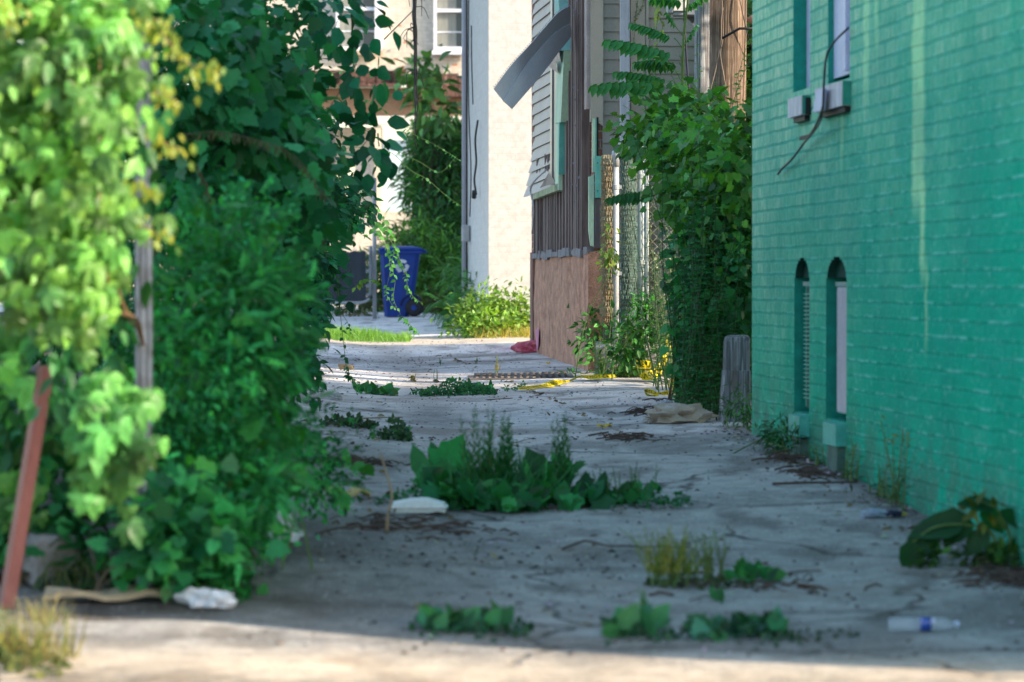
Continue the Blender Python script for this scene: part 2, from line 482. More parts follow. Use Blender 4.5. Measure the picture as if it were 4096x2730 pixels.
# planting soil along the left edge
mb = MB()
rows = []
for y in np.arange(11.25, 44, .3):
    r = []
    for o in (-4.5, -2.5, -1.2, -.5, 0.0, .25, .45):
        x = o * CT - (y - o * ST) / CT * ST
        oo = o + (.3 * (fbm(np.array([y * .8]), np.array([0.]), 5)[0] - .5) if o > 0 else 0)
        x = oo * CT - (y - oo * ST) / CT * ST
        r.append((x, y, H(x, y) + (.05 - .09 * max(0, (o + .1) / .55) ** 2) * (1 if o > -1 else .8) + .05 * (vnoise(np.array([x * 3]), np.array([y * 2]), 9)[0] - .5)))
    rows.append(r)
mb.sheet(rows)
tag(mb.build('soil', M_EARTH, smooth=True), kind='structure')

# ================================================================== green brick building
def green_brick():
    t = NT('green painted brick'); v = t.obj()
    def dot(vec):
        n = t.n('ShaderNodeVectorMath', operation='DOT_PRODUCT'); t.l(v, n.inputs[0]); n.inputs[1].default_value = vec; return n.outputs['Value']
    # object coordinates start at the building's base corner
    s = t.math('ADD', dot((-ST, CT, 0)), S0); z = t.math('ADD', dot((0, 0, 1)), H(*ws(O0, S0, 0)[:2])); o = t.math('ADD', dot((CT, ST, 0)), O0)
    wob = t.math('MULTIPLY', t.math('SUBTRACT', t.noise(v, 4.5, 5, .7), .5), .02)
    cb = t.n('ShaderNodeCombineXYZ'); t.l(t.math('ADD', s, o), cb.inputs[0]); t.l(t.math('ADD', z, wob), cb.inputs[1])
    br = t.n('ShaderNodeTexBrick'); t.l(cb.outputs[0], br.inputs[0])
    br.inputs['Scale'].default_value = 1; br.inputs['Brick Width'].default_value = .205; br.inputs['Row Height'].default_value = .0745
    br.inputs['Mortar Size'].default_value = .011; br.inputs['Mortar Smooth'].default_value = .6
    br.inputs['Color1'].default_value = (.25, .25, .25, 1); br.inputs['Color2'].default_value = (.9, .9, .9, 1); br.inputs['Mortar'].default_value = (0, 0, 0, 1)
    mort = t.math('MULTIPLY', br.outputs['Fac'], t.ramp(t.noise(v, 2.8, 5, .7), .34, .62, .15, 1))
    # paint turns paler upward and toward the far end
    pale_mask = t.ramp(t.math('ADD', t.math('ADD', t.math('MULTIPLY', z, .42), t.math('MULTIPLY', s, .115)), t.math('MULTIPLY', t.noise(v, 1.4, 4), 1.0)), 2.35, 3.85)
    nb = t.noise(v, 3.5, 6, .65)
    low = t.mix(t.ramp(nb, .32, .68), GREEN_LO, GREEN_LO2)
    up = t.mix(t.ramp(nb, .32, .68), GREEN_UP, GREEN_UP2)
    col = t.mix(pale_mask, low, up)
    st = t.noise(t.scale(v, (30, 30, 5)), 1.6, 4, .7)       # vertical weather strokes on brick faces
    face = t.math('MULTIPLY', t.math('SUBTRACT', 1, mort), t.ramp(st, .42, .6))
    face = t.math('MULTIPLY', face, t.math('ADD', .25, t.math('MULTIPLY', br.outputs['Color'], .75)))
    col = t.mix(t.math('MULTIPLY', face, t.math('MULTIPLY', pale_mask, .8)), col, (.78, .82, .60))
    col = t.mix(t.math('MULTIPLY', mort, t.math('MULTIPLY', pale_mask, .6)), col, (.03, .36, .30))
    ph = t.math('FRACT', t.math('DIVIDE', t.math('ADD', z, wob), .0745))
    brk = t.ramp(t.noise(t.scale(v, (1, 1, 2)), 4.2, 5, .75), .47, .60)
    bed_light = t.math('MULTIPLY', t.math('MULTIPLY', t.ramp(ph, .02, .10), t.ramp(ph, .12, .30, 1, 0)), brk)  # pale sky light painted along the top ledge of each course
    col = t.mix(t.math('MULTIPLY', bed_light, t.math('SUBTRACT', .95, t.math('MULTIPLY', pale_mask, .75))), col, (.20, .72, .60))
    und_shade = t.math('MULTIPLY', t.ramp(ph, .82, .97), t.ramp(t.noise(v, 3.6, 5, .7), .45, .6))  # faint shade painted just below each ledge
    col = t.mix(t.math('MULTIPLY', und_shade, .35), col, (.005, .24, .18))
    # dripped light green streaks
    jit = t.math('MULTIPLY', t.math('SUBTRACT', t.noise(t.scale(v, (1, 1, 3)), 2.5, 4, .7), .5), .12)
    sj = t.math('ADD', s, jit)
    def streak(px, wd, z0, z1, k):
        s0 = s_of(px)
        nonlocal col
        m = t.ramp(t.math('ABSOLUTE', t.math('SUBTRACT', sj, s0)), wd * .55, wd * 1.1, 1, 0)
        m = t.math('MULTIPLY', m, t.math('ADD', .55, t.math('MULTIPLY', t.noise(t.scale(v, (6, 6, 3)), 2.5, 5, .7), .8), clamp=True) if False else t.ramp(t.noise(t.scale(v, (5, 5, 2.5)), 2.5, 5, .7), .2, .5, .45, 1)); m = t.math('MULTIPLY', m, t.math('MULTIPLY', t.ramp(z, z0 - .1, z0 + .1), t.ramp(z, z1 - .08, z1 + .08, 1, 0)))
        col = t.mix(t.math('MULTIPLY', m, k), col, (.46, .86, .46))
    streak(3670, .135, 1.5, 9, .8); streak(3688, .055, 1.18, 1.6, .75); streak(3704, .03, .86, 1.25, .5)
    streak(3462, .07, 2.05, 2.75, .6); streak(3503, .05, 2.25, 2.8, .5); streak(3365, .05, 1.75, 2.12, .5)
    # grime near the ground
    gr = t.math('MULTIPLY', t.ramp(t.math('SUBTRACT', z, t.math('MULTIPLY', t.math('SUBTRACT', s, 12), .042)), .06, .6, 1, 0), t.ramp(t.noise(v, 5, 5, .7), .36, .58))
    col = t.mix(t.math('MULTIPLY', gr, .7), col, (.10, .17, .13))
    chip = t.ramp(t.noise(t.scale(v, (5, 5, 2.2)), 3.1, 3, .5), .755, .775)
    col = t.mix(chip, col, (.20, .08, .05))
    b = t.bump(t.math('SUBTRACT', 1, t.math('MULTIPLY', br.outputs['Fac'], t.ramp(t.noise(v, 2.4, 5, .7), .3, .62, .3, 1))), .55, .010)
    b = t.bump(nb, .35, .02, b); b = t.bump(st, .3, .004, b); b = t.bump(t.noise(v, 22, 5, .7), .7, .012, b)
    col = t.mix(1, col, t.mix(br.outputs['Color'], (.92, .93, .94), (1.05, 1.04, 1.03)), 'MULTIPLY')
    pt_ = t.noise(t.scale(v, (1, 1, 1.6)), .9, 6, .7)
    col = t.mix(t.ramp(pt_, .46, .62, 0, .28), col, (.02, .27, .22))
    col = t.mix(t.ramp(pt_, .30, .42, .22, 0), col, (.30, .66, .50))
    sp_ = t.noise(v, 34, 3, .6)
    col = t.mix(t.ramp(sp_, .60, .68, 0, .35), col, (.36, .72, .58)); col = t.mix(t.ramp(sp_, .30, .38, .35, 0), col, (.01, .20, .16))
    return t.done(t.bsdf(col, .8, b, 0, .08))
M_GTRIM = mat('green trim paint', (.03, .33, .25), (.02, .24, .19), 8, .55, .4, 60, .004)
M_SILLW = mat('weathered white paint', (.72, .70, .74), (.52, .50, .53), 14, .6, .4, 50, .004, stretch=(1, 1, .3), grime=(.25, .24, .25))
M_FRAMEW = mat('lavender white frame', (.60, .62, .80), (.50, .53, .72), 5, .5, .2, 70, .002)
M_DARK = mat('dark gap', (.012, .014, .018), (.008, .008, .01), 5, .6, .1)
M_BLACK = mat('black rubber', (.02, .022, .028), (.012, .013, .016), 8, .5, .2)
M_TAR = mat('roof tar', (.05, .05, .05), (.03, .03, .03), 3, .9, .5)

O0 = 3.35
S0 = (9.26 - O0 * ST) / CT; S1 = s_of(3008)
HGT = 8.6
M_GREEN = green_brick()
G = thing('brick_building', 'teal green painted brick building with tall windows along the right side of the alley', 'building', ws(O0, S0, H(*ws(O0, S0, 0)[:2])))
uw = []   # openings: (s0,s1,z0,z1)
def span(pl, pr): return s_of(pr), s_of(pl)
u1 = (*span(3171, 3239), 2.205, 3.5); u2 = (*span(3310, 3397), 2.19, 3.5)
def zat(py, px): return z_of(py, d_of(px))
l1 = (*span(3177, 3237), zat(1658, 3237), zat(1112, 3177)); l2 = (*span(3304, 3386), zat(1690, 3386), zat(1112, 3304))
ops = [u1, u2, l1, l2]
for l in (l1, l2):   # stepped brick arch heads
    wd = l[1] - l[0]
    zz_ = l[3]
    for i_ in range(7):
        f_ = (i_ + .5) / 7; hw_ = math.sqrt(1 - f_ * f_) * .5
        ops.append((l[0] + wd * (.52 - hw_), l[0] + wd * (.44 + hw_), zz_, zz_ + .0155)); zz_ += .0155
ops = [op for op in ops]
sb = sorted({S0, S1, *[o[0] for o in ops], *[o[1] for o in ops], *np.arange(S0 + .7, S1 - .2, .7)})
zb = sorted({-.4, HGT, *[o[2] for o in ops], *[o[3] for o in ops], .9, 1.7, 4.5})
def inop(s, z): return any(o[0] < s < o[1] and o[2] < z < o[3] for o in ops)
mb = MB(); rev = {}; arc = {}
DEP = .075
cells = {(i, j): inop((sb[i] + sb[i + 1]) / 2, (zb[j] + zb[j + 1]) / 2) for i in range(len(sb) - 1) for j in range(len(zb) - 1)}
for (i, j), op in cells.items():
    a, b, c, d = sb[i], sb[i + 1], zb[j], zb[j + 1]
    if not op:
        mb.add([ws(O0, a, c), ws(O0, a, d), ws(O0, b, d), ws(O0, b, c)], [(0, 1, 2, 3)])
    else:
        e = O0 + DEP + .12
        isarc = any(o[0] < (a + b) / 2 < o[1] and o[2] < (c + d) / 2 < o[3] for o in ops[4:])
        key = ((a + b) / 2 > (u2[1] + u1[0]) / 2, c > 1.8)
        dst = (arc if isarc else rev).setdefault(key, MB())
        if isarc: dst.add([ws(O0 + .045, a, c), ws(O0 + .045, a, d), ws(O0 + .045, b, d), ws(O0 + .045, b, c)], [(0, 1, 2, 3)])
        if not cells.get((i - 1, j), True): dst.add([ws(O0, a, c), ws(e, a, c), ws(e, a, d), ws(O0, a, d)], [(0, 1, 2, 3)])
        if not cells.get((i + 1, j), True): dst.add([ws(O0, b, c), ws(O0, b, d), ws(e, b, d), ws(e, b, c)], [(0, 1, 2, 3)])
        if not cells.get((i, j - 1), True): dst.add([ws(O0, a, c), ws(O0, b, c), ws(e, b, c), ws(e, a, c)], [(0, 1, 2, 3)])
        if not cells.get((i, j + 1), True): dst.add([ws(O0, a, d), ws(e, a, d), ws(e, b, d), ws(O0, b, d)], [(0, 1, 2, 3)])
OB = O0 + 12
mb.add([ws(O0, S0, -.4), ws(OB, S0, -.4), ws(OB, S1, -.4), ws(O0, S1, -.4), ws(O0, S0, HGT), ws(OB, S0, HGT), ws(OB, S1, HGT), ws(O0, S1, HGT)], [(0, 1, 5, 4), (1, 2, 6, 5), (2, 3, 7, 6)])
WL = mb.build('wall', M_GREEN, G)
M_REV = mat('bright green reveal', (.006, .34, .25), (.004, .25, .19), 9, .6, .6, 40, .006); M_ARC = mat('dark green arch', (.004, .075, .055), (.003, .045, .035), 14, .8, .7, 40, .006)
for k_ in rev.values(): k_.build('window_reveal', M_REV, WL)
for k_ in arc.values(): k_.build('window_arch', M_ARC, WL)
mb = MB(); mb.hexa([ws(O0 - .06, S0 - .06, HGT), ws(OB, S0 - .06, HGT), ws(OB, S1 + .06, HGT), ws(O0 - .06, S1 + .06, HGT)], [ws(O0 - .06, S0 - .06, HGT + .15), ws(OB, S0 - .06, HGT + .15), ws(OB, S1 + .06, HGT + .15), ws(O0 - .06, S1 + .06, HGT + .15)])
mb.build('roof', M_TAR, G)
def wbox(mb, o0, o1, s0, s1, z0, z1, tilt=0):
    mb.hexa([ws(o0, s0, z0), ws(o1, s0, z0), ws(o1, s1, z0), ws(o0, s1, z0)], [ws(o0, s0, z1 - tilt), ws(o1, s0, z1), ws(o1, s1, z1), ws(o0, s1, z1 - tilt)])
M_RUST = mat('rust stain', (.20, .05, .05))
# upper windows
for n, (u, lab) in enumerate(((u1, 'narrow window with dark gap beside its frame'), (u2, 'window covered by a white board'))):
    m = MB()
    if n == 0:
        wbox(m, O0 + DEP, O0 + DEP + .05, u[0] + .12, u[1] - .002, u[2], u[3])
        f = m.build('window', M_FRAMEW, G); f['label'] = lab
        m = MB(); wbox(m, O0 + DEP + .01, O0 + DEP + .06, u[0] + .002, u[0] + .118, u[2] + .2, u[3]); m.build('pane', M_DARK, f)
        m = MB(); wbox(m, O0 + DEP - .012, O0 + DEP + .04, u[0] + .004, u[0] + .10, u[2] + .002, u[2] + .2); m.build('stop', mat('rusty wood', (.42, .26, .16), (.3, .24, .22), 9), f)
    else:
        wbox(m, O0 + .03, O0 + .055, u[0] - .03, u[1] - .002, u[2] + .03, u[3])
        f = m.build('window', M_FRAMEW, G); f['label'] = lab
        m = MB(); wbox(m, O0 + .008, O0 + .03, u[0] + .14, u[0] + .2, u[2] + .05, u[3]); m.build('batten', M_FRAMEW, f)
        for k in range(3):
            m = MB(); c = ws(O0 + .028, u[0] + .16 + .05 * k, 2.42 + .28 * k); m.box(c, (.012, .03, .03), rz=TH); m.build('screw', M_RUST, f)
    ox = O0 - .05
    sa, sb_ = (s_of(3205, ox), s_of(3149, ox)) if n == 0 else (s_of(3365, ox), s_of(3258, ox))
    dn = d_of(3205 if n == 0 else 3365, ox)
    sz0, sz1 = (z_of(460, dn), z_of(377, dn)) if n == 0 else (z_of(424, dn), z_of(319, dn))
    m = MB(); wbox(m, ox, O0 + .07, sa, sb_, sz0, sz1, .008); sl_ = m.build('sill', M_SILLW, G); sl_['label'] = 'peeling white wooden sill'
    m = MB(); wbox(m, ox + .004, O0 + .01, sa - .004, sa - .001, sz0 + .003, sz1 - .008); m.build('end_grain', M_GTRIM, sl_)
    m = MB(); wbox(m, O0 - .03, O0 + .01, sa + .02, sb_ - .06, sz0 - .03, sz0 - .001); m.build('underside', M_DARK, sl_)
    if n == 0:
        m = MB(); wbox(m, O0 - .004, O0 + .02, sa + .03, sb_ - .1, sz0 - .125, sz0 - .105); m.build('gap', M_DARK, sl_)
        m = MB(); wbox(m, O0 - .03, O0 - .001, sa - .014, sa - .005, sz0 - .0, sz1 - .02); m.build('crack', M_DARK, sl_)
    else:
        qp = []
        for (px_, py_) in ((3250, 447), (3288, 445), (3295, 355), (3267, 360)):
            qp.append(at(px_, py_, d_of(px_, O0 - .09)))
        m = MB(); m.hexa(qp, [np.array(k) + np.array([.02, .02, 0]) for k in qp]); m.build('broken_board', M_FRAMEW, sl_)
# lower windows
M_SLAT = mat('green louvre', (.12, .42, .33), (.07, .32, .25), 10, .5, .2)
M_PALE = mat('pale jamb', (.55, .52, .58), (.46, .44, .5), 8, .6, .2)
for n, l in enumerate((l1, l2)):
    m = MB(); wbox(m, O0 + .05, O0 + .16, l[0] + .006, l[1] - .16 * (l[1] - l[0]), l[2] + .03, l[3] - .03)
    f = m.build('window', M_GTRIM if n == 0 else M_GTRIM, G); f['label'] = 'louvred basement window' if n == 0 else 'basement window with pale side strip'
    m = MB(); wbox(m, O0 + .02, O0 + .13, l[0] - .004, l[1] - .14, l[3] - .045, l[3] - .022); m.build('head', mat('grey green head', (.32, .45, .40)), f)
    if n == 0:
        m = MB(); k = 26
        for i in range(k):
            z = l[2] + .08 + (l[3] - l[2] - .15) * i / k
            wbox(m, O0 + .012, O0 + .048, l[0] + .004, l[0] + .21, z, z + .011, .006)
        m.build('louvre', M_SLAT, f)
        m = MB(); wbox(m, O0 + .03, O0 + .049, l[0] + .006, l[0] + .2, l[2] + .03, l[3] - .05); m.build('shadow_gap', M_DARK, f)  # dark backing sheet standing for the shade between louvres
    else:
        m = MB(); wbox(m, O0 + .006, O0 + .048, l[0] + .004, l[0] + .25, l[2] + .045, l[3] - .05); m.build('side_strip', M_PALE, f)
    ox = O0 - .055; sa, sb_ = (s_of(3198, ox), s_of(3154, ox)) if n == 0 else (s_of(3344, ox), s_of(3292, ox))
    m = MB(); wbox(m, ox, O0 + .05, sa, sb_, l[2] - .125, l[2] - .004, .008); m.build('sill', mat('teal sill', (.10, .50, .42), (.06, .38, .32), 9, .5, .4), G)
    m = MB(); wbox(m, O0 - .045, O0 + .01, sa + .02, sb_ - .06, l[2] - .5, l[2] - .13); m.build('footing', mat('grimy footing', (.12, .22, .18), (.08, .14, .12), 9, .8, .7), G)

# cable hanging on the wall
def wpt(px, py, off=.03):
    d = d_of(px, O0 - off); return at(px, py, d)
mb = MB()
mb.tube(path_smooth([wpt(3394, 112), wpt(3345, 160, .05), wpt(3310, 215, .06), wpt(3298, 290, .08), wpt(3293, 400, .12), wpt(3288, 440, .13), wpt(3262, 505, .09), wpt(3225, 560, .05), wpt(3170, 635, .04), wpt(3132, 672, .03), wpt(3112, 697, .03)], 6), .006, .007)
mb.tube(path_smooth([wpt(3288, 440, .135), wpt(3284, 480, .12), wpt(3262, 520, .08), wpt(3215, 575, .05)], 6), .005)
tag(mb.build('cable', M_BLACK, smooth=True), 'loose black cable hanging down the green wall across the white window sills', 'cable')

# ================================================================== siding house
TB = math.atan((2048 - 900) / F); CB, SB = math.cos(TB), math.sin(TB)
KH = (2364 - 900) * 26.0
HX0 = KH / F - (2048 - 900) / F * 26.0
def hp(u, v, z): return np.array([HX0 + u * CB - v * SB, 26 + u * SB + v * CB, z])
def v_of(px): return (KH / (px - 900.0) - 26) / CB
def zh(py, px): return z_of(py, 26 + v_of(px) * CB)
def hbox(mb, u0, u1, v0, v1, z0, z1, col=(1, 1, 1)):
    mb.hexa([hp(u0, v0, z0), hp(u1, v0, z0), hp(u1, v1, z0), hp(u0, v1, z0)], [hp(u0, v0, z1), hp(u1, v0, z1), hp(u1, v1, z1), hp(u0, v1, z1)], col)
M_BRICK = NT('red brick')
def red_brick(name, c1, c2, mo, uvec, rough=.85, rowh=.0745, bw=.21, bs=.8):
    t = NT(name); v = t.obj()
    def dot(vec):
        n = t.n('ShaderNodeVectorMath', operation='DOT_PRODUCT'); t.l(v, n.inputs[0]); n.inputs[1].default_value = vec; return n.outputs['Value']
    cb = t.n('ShaderNodeCombineXYZ'); t.l(dot(uvec), cb.inputs[0]); t.l(dot((0, 0, 1)), cb.inputs[1])
    br = t.n('ShaderNodeTexBrick'); t.l(cb.outputs[0], br.inputs[0]); br.inputs['Scale'].default_value = 1
    br.inputs['Brick Width'].default_value = bw; br.inputs['Row Height'].default_value = rowh; br.inputs['Mortar Size'].default_value = .009; br.inputs['Mortar Smooth'].default_value = .4
    br.inputs['Color1'].default_value = (*c1, 1); br.inputs['Color2'].default_value = (*c2, 1); br.inputs['Mortar'].default_value = (*mo, 1)
    n = t.noise(v, 12, 5, .65)
    col = t.mix(t.ramp(n, .3, .7, 0, .5), br.outputs['Color'], t.mix(1, br.outputs['Color'], (.6, .6, .6), 'MULTIPLY'))
    b = t.bump(t.math('SUBTRACT', 1, br.outputs['Fac']), bs, .01); b = t.bump(t.noise(v, 50, 4, .7), .35, .006, b)
    return t.done(t.bsdf(col, rough, b, 0, .3))
M_BRICK = red_brick('red brick', (.26, .10, .07), (.34, .15, .11), (.33, .27, .24), (CB - SB, SB + CB, 0))
M_TAUPE = mat('taupe vinyl siding', (.36, .345, .30), (.32, .305, .265), 2.5, .5, .15, 120, .001, grime=(.26, .25, .22))
M_BEIGE = mat('beige pink vinyl siding', (.47, .415, .385), (.41, .36, .34), 2.5, .5, .15, 120, .001, grime=(.30, .27, .26))
M_LATH = mat('charred lath', (.25, .185, .165), (.12, .09, .085), 7, .9, .7, 50, .006, stretch=(2, 2, .25), grime=(.30, .24, .22))
M_STUCCO = mat('peach stucco', (.62, .33, .22), (.38, .195, .135), 7, .9, 1.0, 15, .03, grime=(.22, .14, .12), speck=(.20, .13, .10))
M_LEDGE = mat('grey concrete ledge', (.27, .255, .27), (.19, .18, .19), 9, .9, .7, 40, .01)
M_MINT = mat('pale mint board', (.50, .70, .50), (.42, .60, .44), 7, .6, .3, 60, .003, stretch=(1, 1, .3), grime=(.35, .42, .30))
M_TEALB = mat('teal board', (.16, .52, .44), (.11, .42, .36), 8, .6, .3, 60, .003, grime=(.12, .26, .22))
M_ALU = mat('grey aluminium', (.33, .33, .36), (.26, .26, .29), 3, .35, .1, 150, .001, metal=.6)
M_PANEL = mat('dark grey sheet panel', (.47, .50, .545), (.39, .415, .46), 2, .38, .12, 100, .001, metal=.15)
M_WOODG = mat('grey timber', (.13, .125, .13), (.08, .078, .085), 9, .9, .6, 50, .005, stretch=(2, 2, .2))
M_WHITEM = mat('white downspout', (.66, .68, .74), (.58, .60, .66), 4, .4, .1, 90, .001)

VB = v_of(2138); HH = 6.6; HW = 4.6
HS = thing('siding_house', 'derelict house with torn beige siding exposed lath and peach foundation right of alley', 'house', hp(0, 0, H(*hp(0, 0, 0)[:2])))
mb = MB()
hbox(mb, .03, HW, .02, VB, -.1, HH)
hbox(mb, 2.75, HW + 2.2, -1.33, .018, -.1, HH - .8)  # unseen wing, added to shade the house front and edge the sun strip
hbox(mb, -.03, .028, VB - .22, VB - .001, 1.42, HH)                  # brick corner pier beside the lath
mb.build('wall', M_BRICK, HS)
mb = MB(); hbox(mb, -.25, HW + .2, -.25, VB + .2, HH, HH + .12)
a, b, c, d = hp(-.25, -.25, HH + .12), hp(HW + .2, -.25, HH + .12), hp(HW + .2, VB + .2, HH + .12), hp(-.25, VB + .2, HH + .12)
e, f = hp(HW / 2, -.25, HH + 1.6), hp(HW / 2, VB + .2, HH + 1.6)
mb.add([a, b, c, d, e, f], [(0, 1, 4), (2, 3, 5), (1, 2, 5, 4), (3, 0, 4, 5)]); mb.build('roof', M_TAR, HS)
def lap(mb, pf, u0, u1, z0, z1, pitch, lip=.016, nseg=1, sag=None, jit=None):
    """pf(u, out, z) -> point"""
    n = int(round((z1 - z0) / pitch))
    for i in range(n):
        za, zb_ = z0 + i * pitch, z0 + (i + 1) * pitch
        top = []; bot = []; lipb = []
        for k in range(nseg + 1):
            u = u0 + (u1 - u0) * k / nseg
            ds, do = sag(u, i) if sag else (0, 0)
            ds2, do2 = sag(u, i + 1) if sag else (0, 0)
            bot.append(pf(u, lip + do, za + ds)); top.append(pf(u, .003 + do2, zb_ + ds2)); lipb.append(pf(u, .001 + do, za + .004 + ds))
        mb.sheet([bot, top]); mb.sheet([lipb, bot])
mb = MB(); lap(mb, lambda u, o, z: hp(u, -o + .016, z), .10, HW, .55, HH, .121)
mb.build('front_siding', M_TAUPE, HS)
# side siding (alley side), sagging at its loose lower edge
va, vb = v_of(2237), v_of(2143)
def sag(u, i):
    k = max(0, 5 - i) / 5; e = (u - va) / (vb - va)
    rr = random.Random(i).uniform(-.01, .01)
    return (rr * .6 - .05 * k * e, .02 + k * k * .09 * e + .004 * math.sin(6 * e + i))
mb = MB(); zs = zh(768, 2160); lap(mb, lambda u, o, z: hp(.0 - o, u, z), va, vb, zs, HH, .113, .022, 8, sag)
ss_ = mb.build('side_siding', M_BEIGE, HS); ss_['label'] = 'warped beige side siding hanging loose at its lower edge'
# furring strips
rr = random.Random(4); mb = MB()
zt = 1.44
v = v_of(2350) + .02
while v < VB - .25:
    wd = rr.uniform(.035, .085)
    low = v > v_of(2280)
    top = (zs + .35 if low else HH) - (rr.uniform(0, .1) if low else 0)
    du = rr.uniform(-.035, .0); lean = rr.uniform(-.02, .02)
    mb.hexa([hp(du - .02, v, zt), hp(.025, v, zt), hp(.025, v + wd, zt), hp(du - .02, v + wd, zt)], [hp(du - .02, v + lean, top), hp(.025, v + lean, top), hp(.025, v + wd + lean, top), hp(du - .02, v + wd + lean, top)])
    v += wd + rr.choice((.012, .03, .05, .08))
f_ = mb.build('furring_strip', M_LATH, HS); f_['label'] = 'exposed charred vertical strips'
# shredded paper flecks caught between strips
M_SHRED = mat('torn paper', (.30, .29, .36), (.2, .19, .24))
for i in range(16):
    mb = MB(); vv = v_of(rr.uniform(2302, 2348)); zz = rr.uniform(1.7, 3.9); s = rr.uniform(.008, .022)
    p = hp(-.06, vv, zz); mb.add([p, p + np.array([s, -.01, s * .3]), p + np.array([s * .6, .01, s * 1.5]), p + np.array([-s * .3, 0, s])], [(0, 1, 2, 3)])
    mb.build('torn_paper', M_SHRED, HS)
# foundation, ledge
mb = MB()
ff = lambda v, z: -.028 + .04 * (fbm(np.array([v * 2.2]), np.array([z * 2.2]), 3)[0] - .5) + .012 * (vnoise(np.array([v * 14]), np.array([z * 14]), 4)[0] - .5)
mb.sheet([[hp(ff(VB * i / 60, z), VB * i / 60, z) for i in range(61)] for z in np.linspace(-.1, 1.40, 26)])
mb.sheet([[hp(-.03, VB * i / 60, 1.40) for i in range(61)], [hp(.028, VB * i / 60, 1.41) for i in range(61)]])
hbox(mb, -.028, .9, -.045, .018, -.1, .6); hbox(mb, -.029, .098, -.035, .019, -.1, 1.42)
mb.build('foundation', M_STUCCO, HS)
mb = MB(); hbox(mb, -.046, -.01, VB - .24, VB + .004, -.1, 1.46); mb.build('corner_strip', mat('brown red strip', (.27, .15, .12), (.2, .11, .09), 7, .9, .5, 40, .01), HS)
mb = MB(); rr = random.Random(8)
v = .02
while v < VB - .3:
    l = rr.uniform(.2, .5); hbox(mb, -.055 + rr.uniform(-.015, .02), .029, v, v + l - .003, 1.402 - rr.uniform(0, .03), 1.455 + rr.uniform(-.012, .015)); v += l
mb.build('ledge', M_LEDGE, HS)
mb = MB(); p = hp(-.05, VB - .75, .62)
mb.add([hp(-.050, VB - .75 + .16 * math.cos(k * .7) * (1 + .3 * math.sin(k * 2.3)), .60 + .12 * math.sin(k * .7) * (1 + .3 * math.cos(k * 1.7))) for k in range(9)], [tuple(range(9))])
mb.build('pink_paint_mark', mat('pink paint', (.62, .17, .33), (.5, .2, .3), 20), HS)
# side window casing boards
def board(px0, py0, px1, py1, wpx, u0, u1, m, name, lab=None, par=HS):
    mb = MB(); v0, v1 = v_of(px0), v_of(px1); w0 = v_of(px0 - wpx) - v0
    mb.hexa([hp(u0, v0, zh(py0, px0)), hp(u1, v0, zh(py0, px0)), hp(u1, v0 + w0, zh(py0 - 6, px0)), hp(u0, v0 + w0, zh(py0 - 6, px0))],
            [hp(u0, v1, zh(py1, px1)), hp(u1, v1, zh(py1, px1)), hp(u1, v1 + w0, zh(py1, px1)), hp(u0, v1 + w0, zh(py1, px1))])
    o = mb.build(name, m, par)
    if lab: o['label'] = lab
    return o
board(2286, 490, 2300, 203, 26, -.10, .0, M_MINT, 'casing_board', 'pale mint green casing board')
board(2272, 762, 2274, 492, 14, -.09, -.01, M_MINT, 'casing_board')
board(2276, 700, 2278, 492, 4, -.095, -.0, M_TEALB, 'casing_board')
board(2300, 205, 2284, -40, 18, -.12, -.02, mat('aqua board', (.30, .60, .55)), 'casing_board', 'aqua board above the loose panel')
board(2254, 735, 2256, -60, 14, -.06, .0, M_ALU, 'window_frame'); board(2238, 730, 2240, -60, 7, -.075, .0, M_ALU, 'window_frame')
mb = MB(); mb.hexa([hp(-.09, v_of(2270), zh(762, 2270)), hp(0, v_of(2270), zh(762, 2270)), hp(0, v_of(2166), zh(800, 2166)), hp(-.09, v_of(2166), zh(800, 2166))], [hp(-.09, v_of(2270), zh(735, 2270)), hp(0, v_of(2270), zh(735, 2270)), hp(0, v_of(2166), zh(778, 2166)), hp(-.09, v_of(2166), zh(778, 2166))])
mb.build('window_sill', mat('mossy sill', (.40, .46, .26), (.2, .24, .14), 9), HS)
# torn siding shreds
for (pa, pb, pc, pd_) in (((2236, 208), (2300, 185), (2296, 250), (2234, 250)), ((2232, 252), (2292, 250), (2284, 298), (2230, 250))):
    mb = MB(); mb.add([hp(-.14, v_of(pa[0]), zh(pa[1], pa[0])), hp(-.16, v_of(pb[0]), zh(pb[1], pb[0])), hp(-.12, v_of(pc[0]), zh(pc[1], pc[0])), hp(-.12, v_of(pd_[0]), zh(pd_[1], pd_[0]))], [(0, 1, 2, 3)]); mb.build('torn_siding', M_BEIGE, HS)
mb = MB(); mb.add([hp(-.12, v_of(2246), zh(690, 2246)), hp(-.13, v_of(2212), zh(755, 2212)), hp(-.10, v_of(2222), zh(745, 2222)), hp(-.05, v_of(2246), zh(735, 2246))], [(0, 1, 2, 3)]); mb.build('torn_siding', M_BEIGE, HS)
mb = MB(); mb.tube(path_smooth([hp(-.13, v_of(2238), zh(682, 2238)), hp(-.16, v_of(2208), zh(720, 2208)), hp(-.17, v_of(2190), zh(760, 2190)), hp(-.16, v_of(2198), zh(820, 2198)), hp(-.15, v_of(2194), zh(880, 2194)), hp(-.13, v_of(2180), zh(935, 2180))]), .011, .009)
mb.build('dangling_strip', mat('pale plastic strip', (.55, .53, .55)), HS, smooth=True)
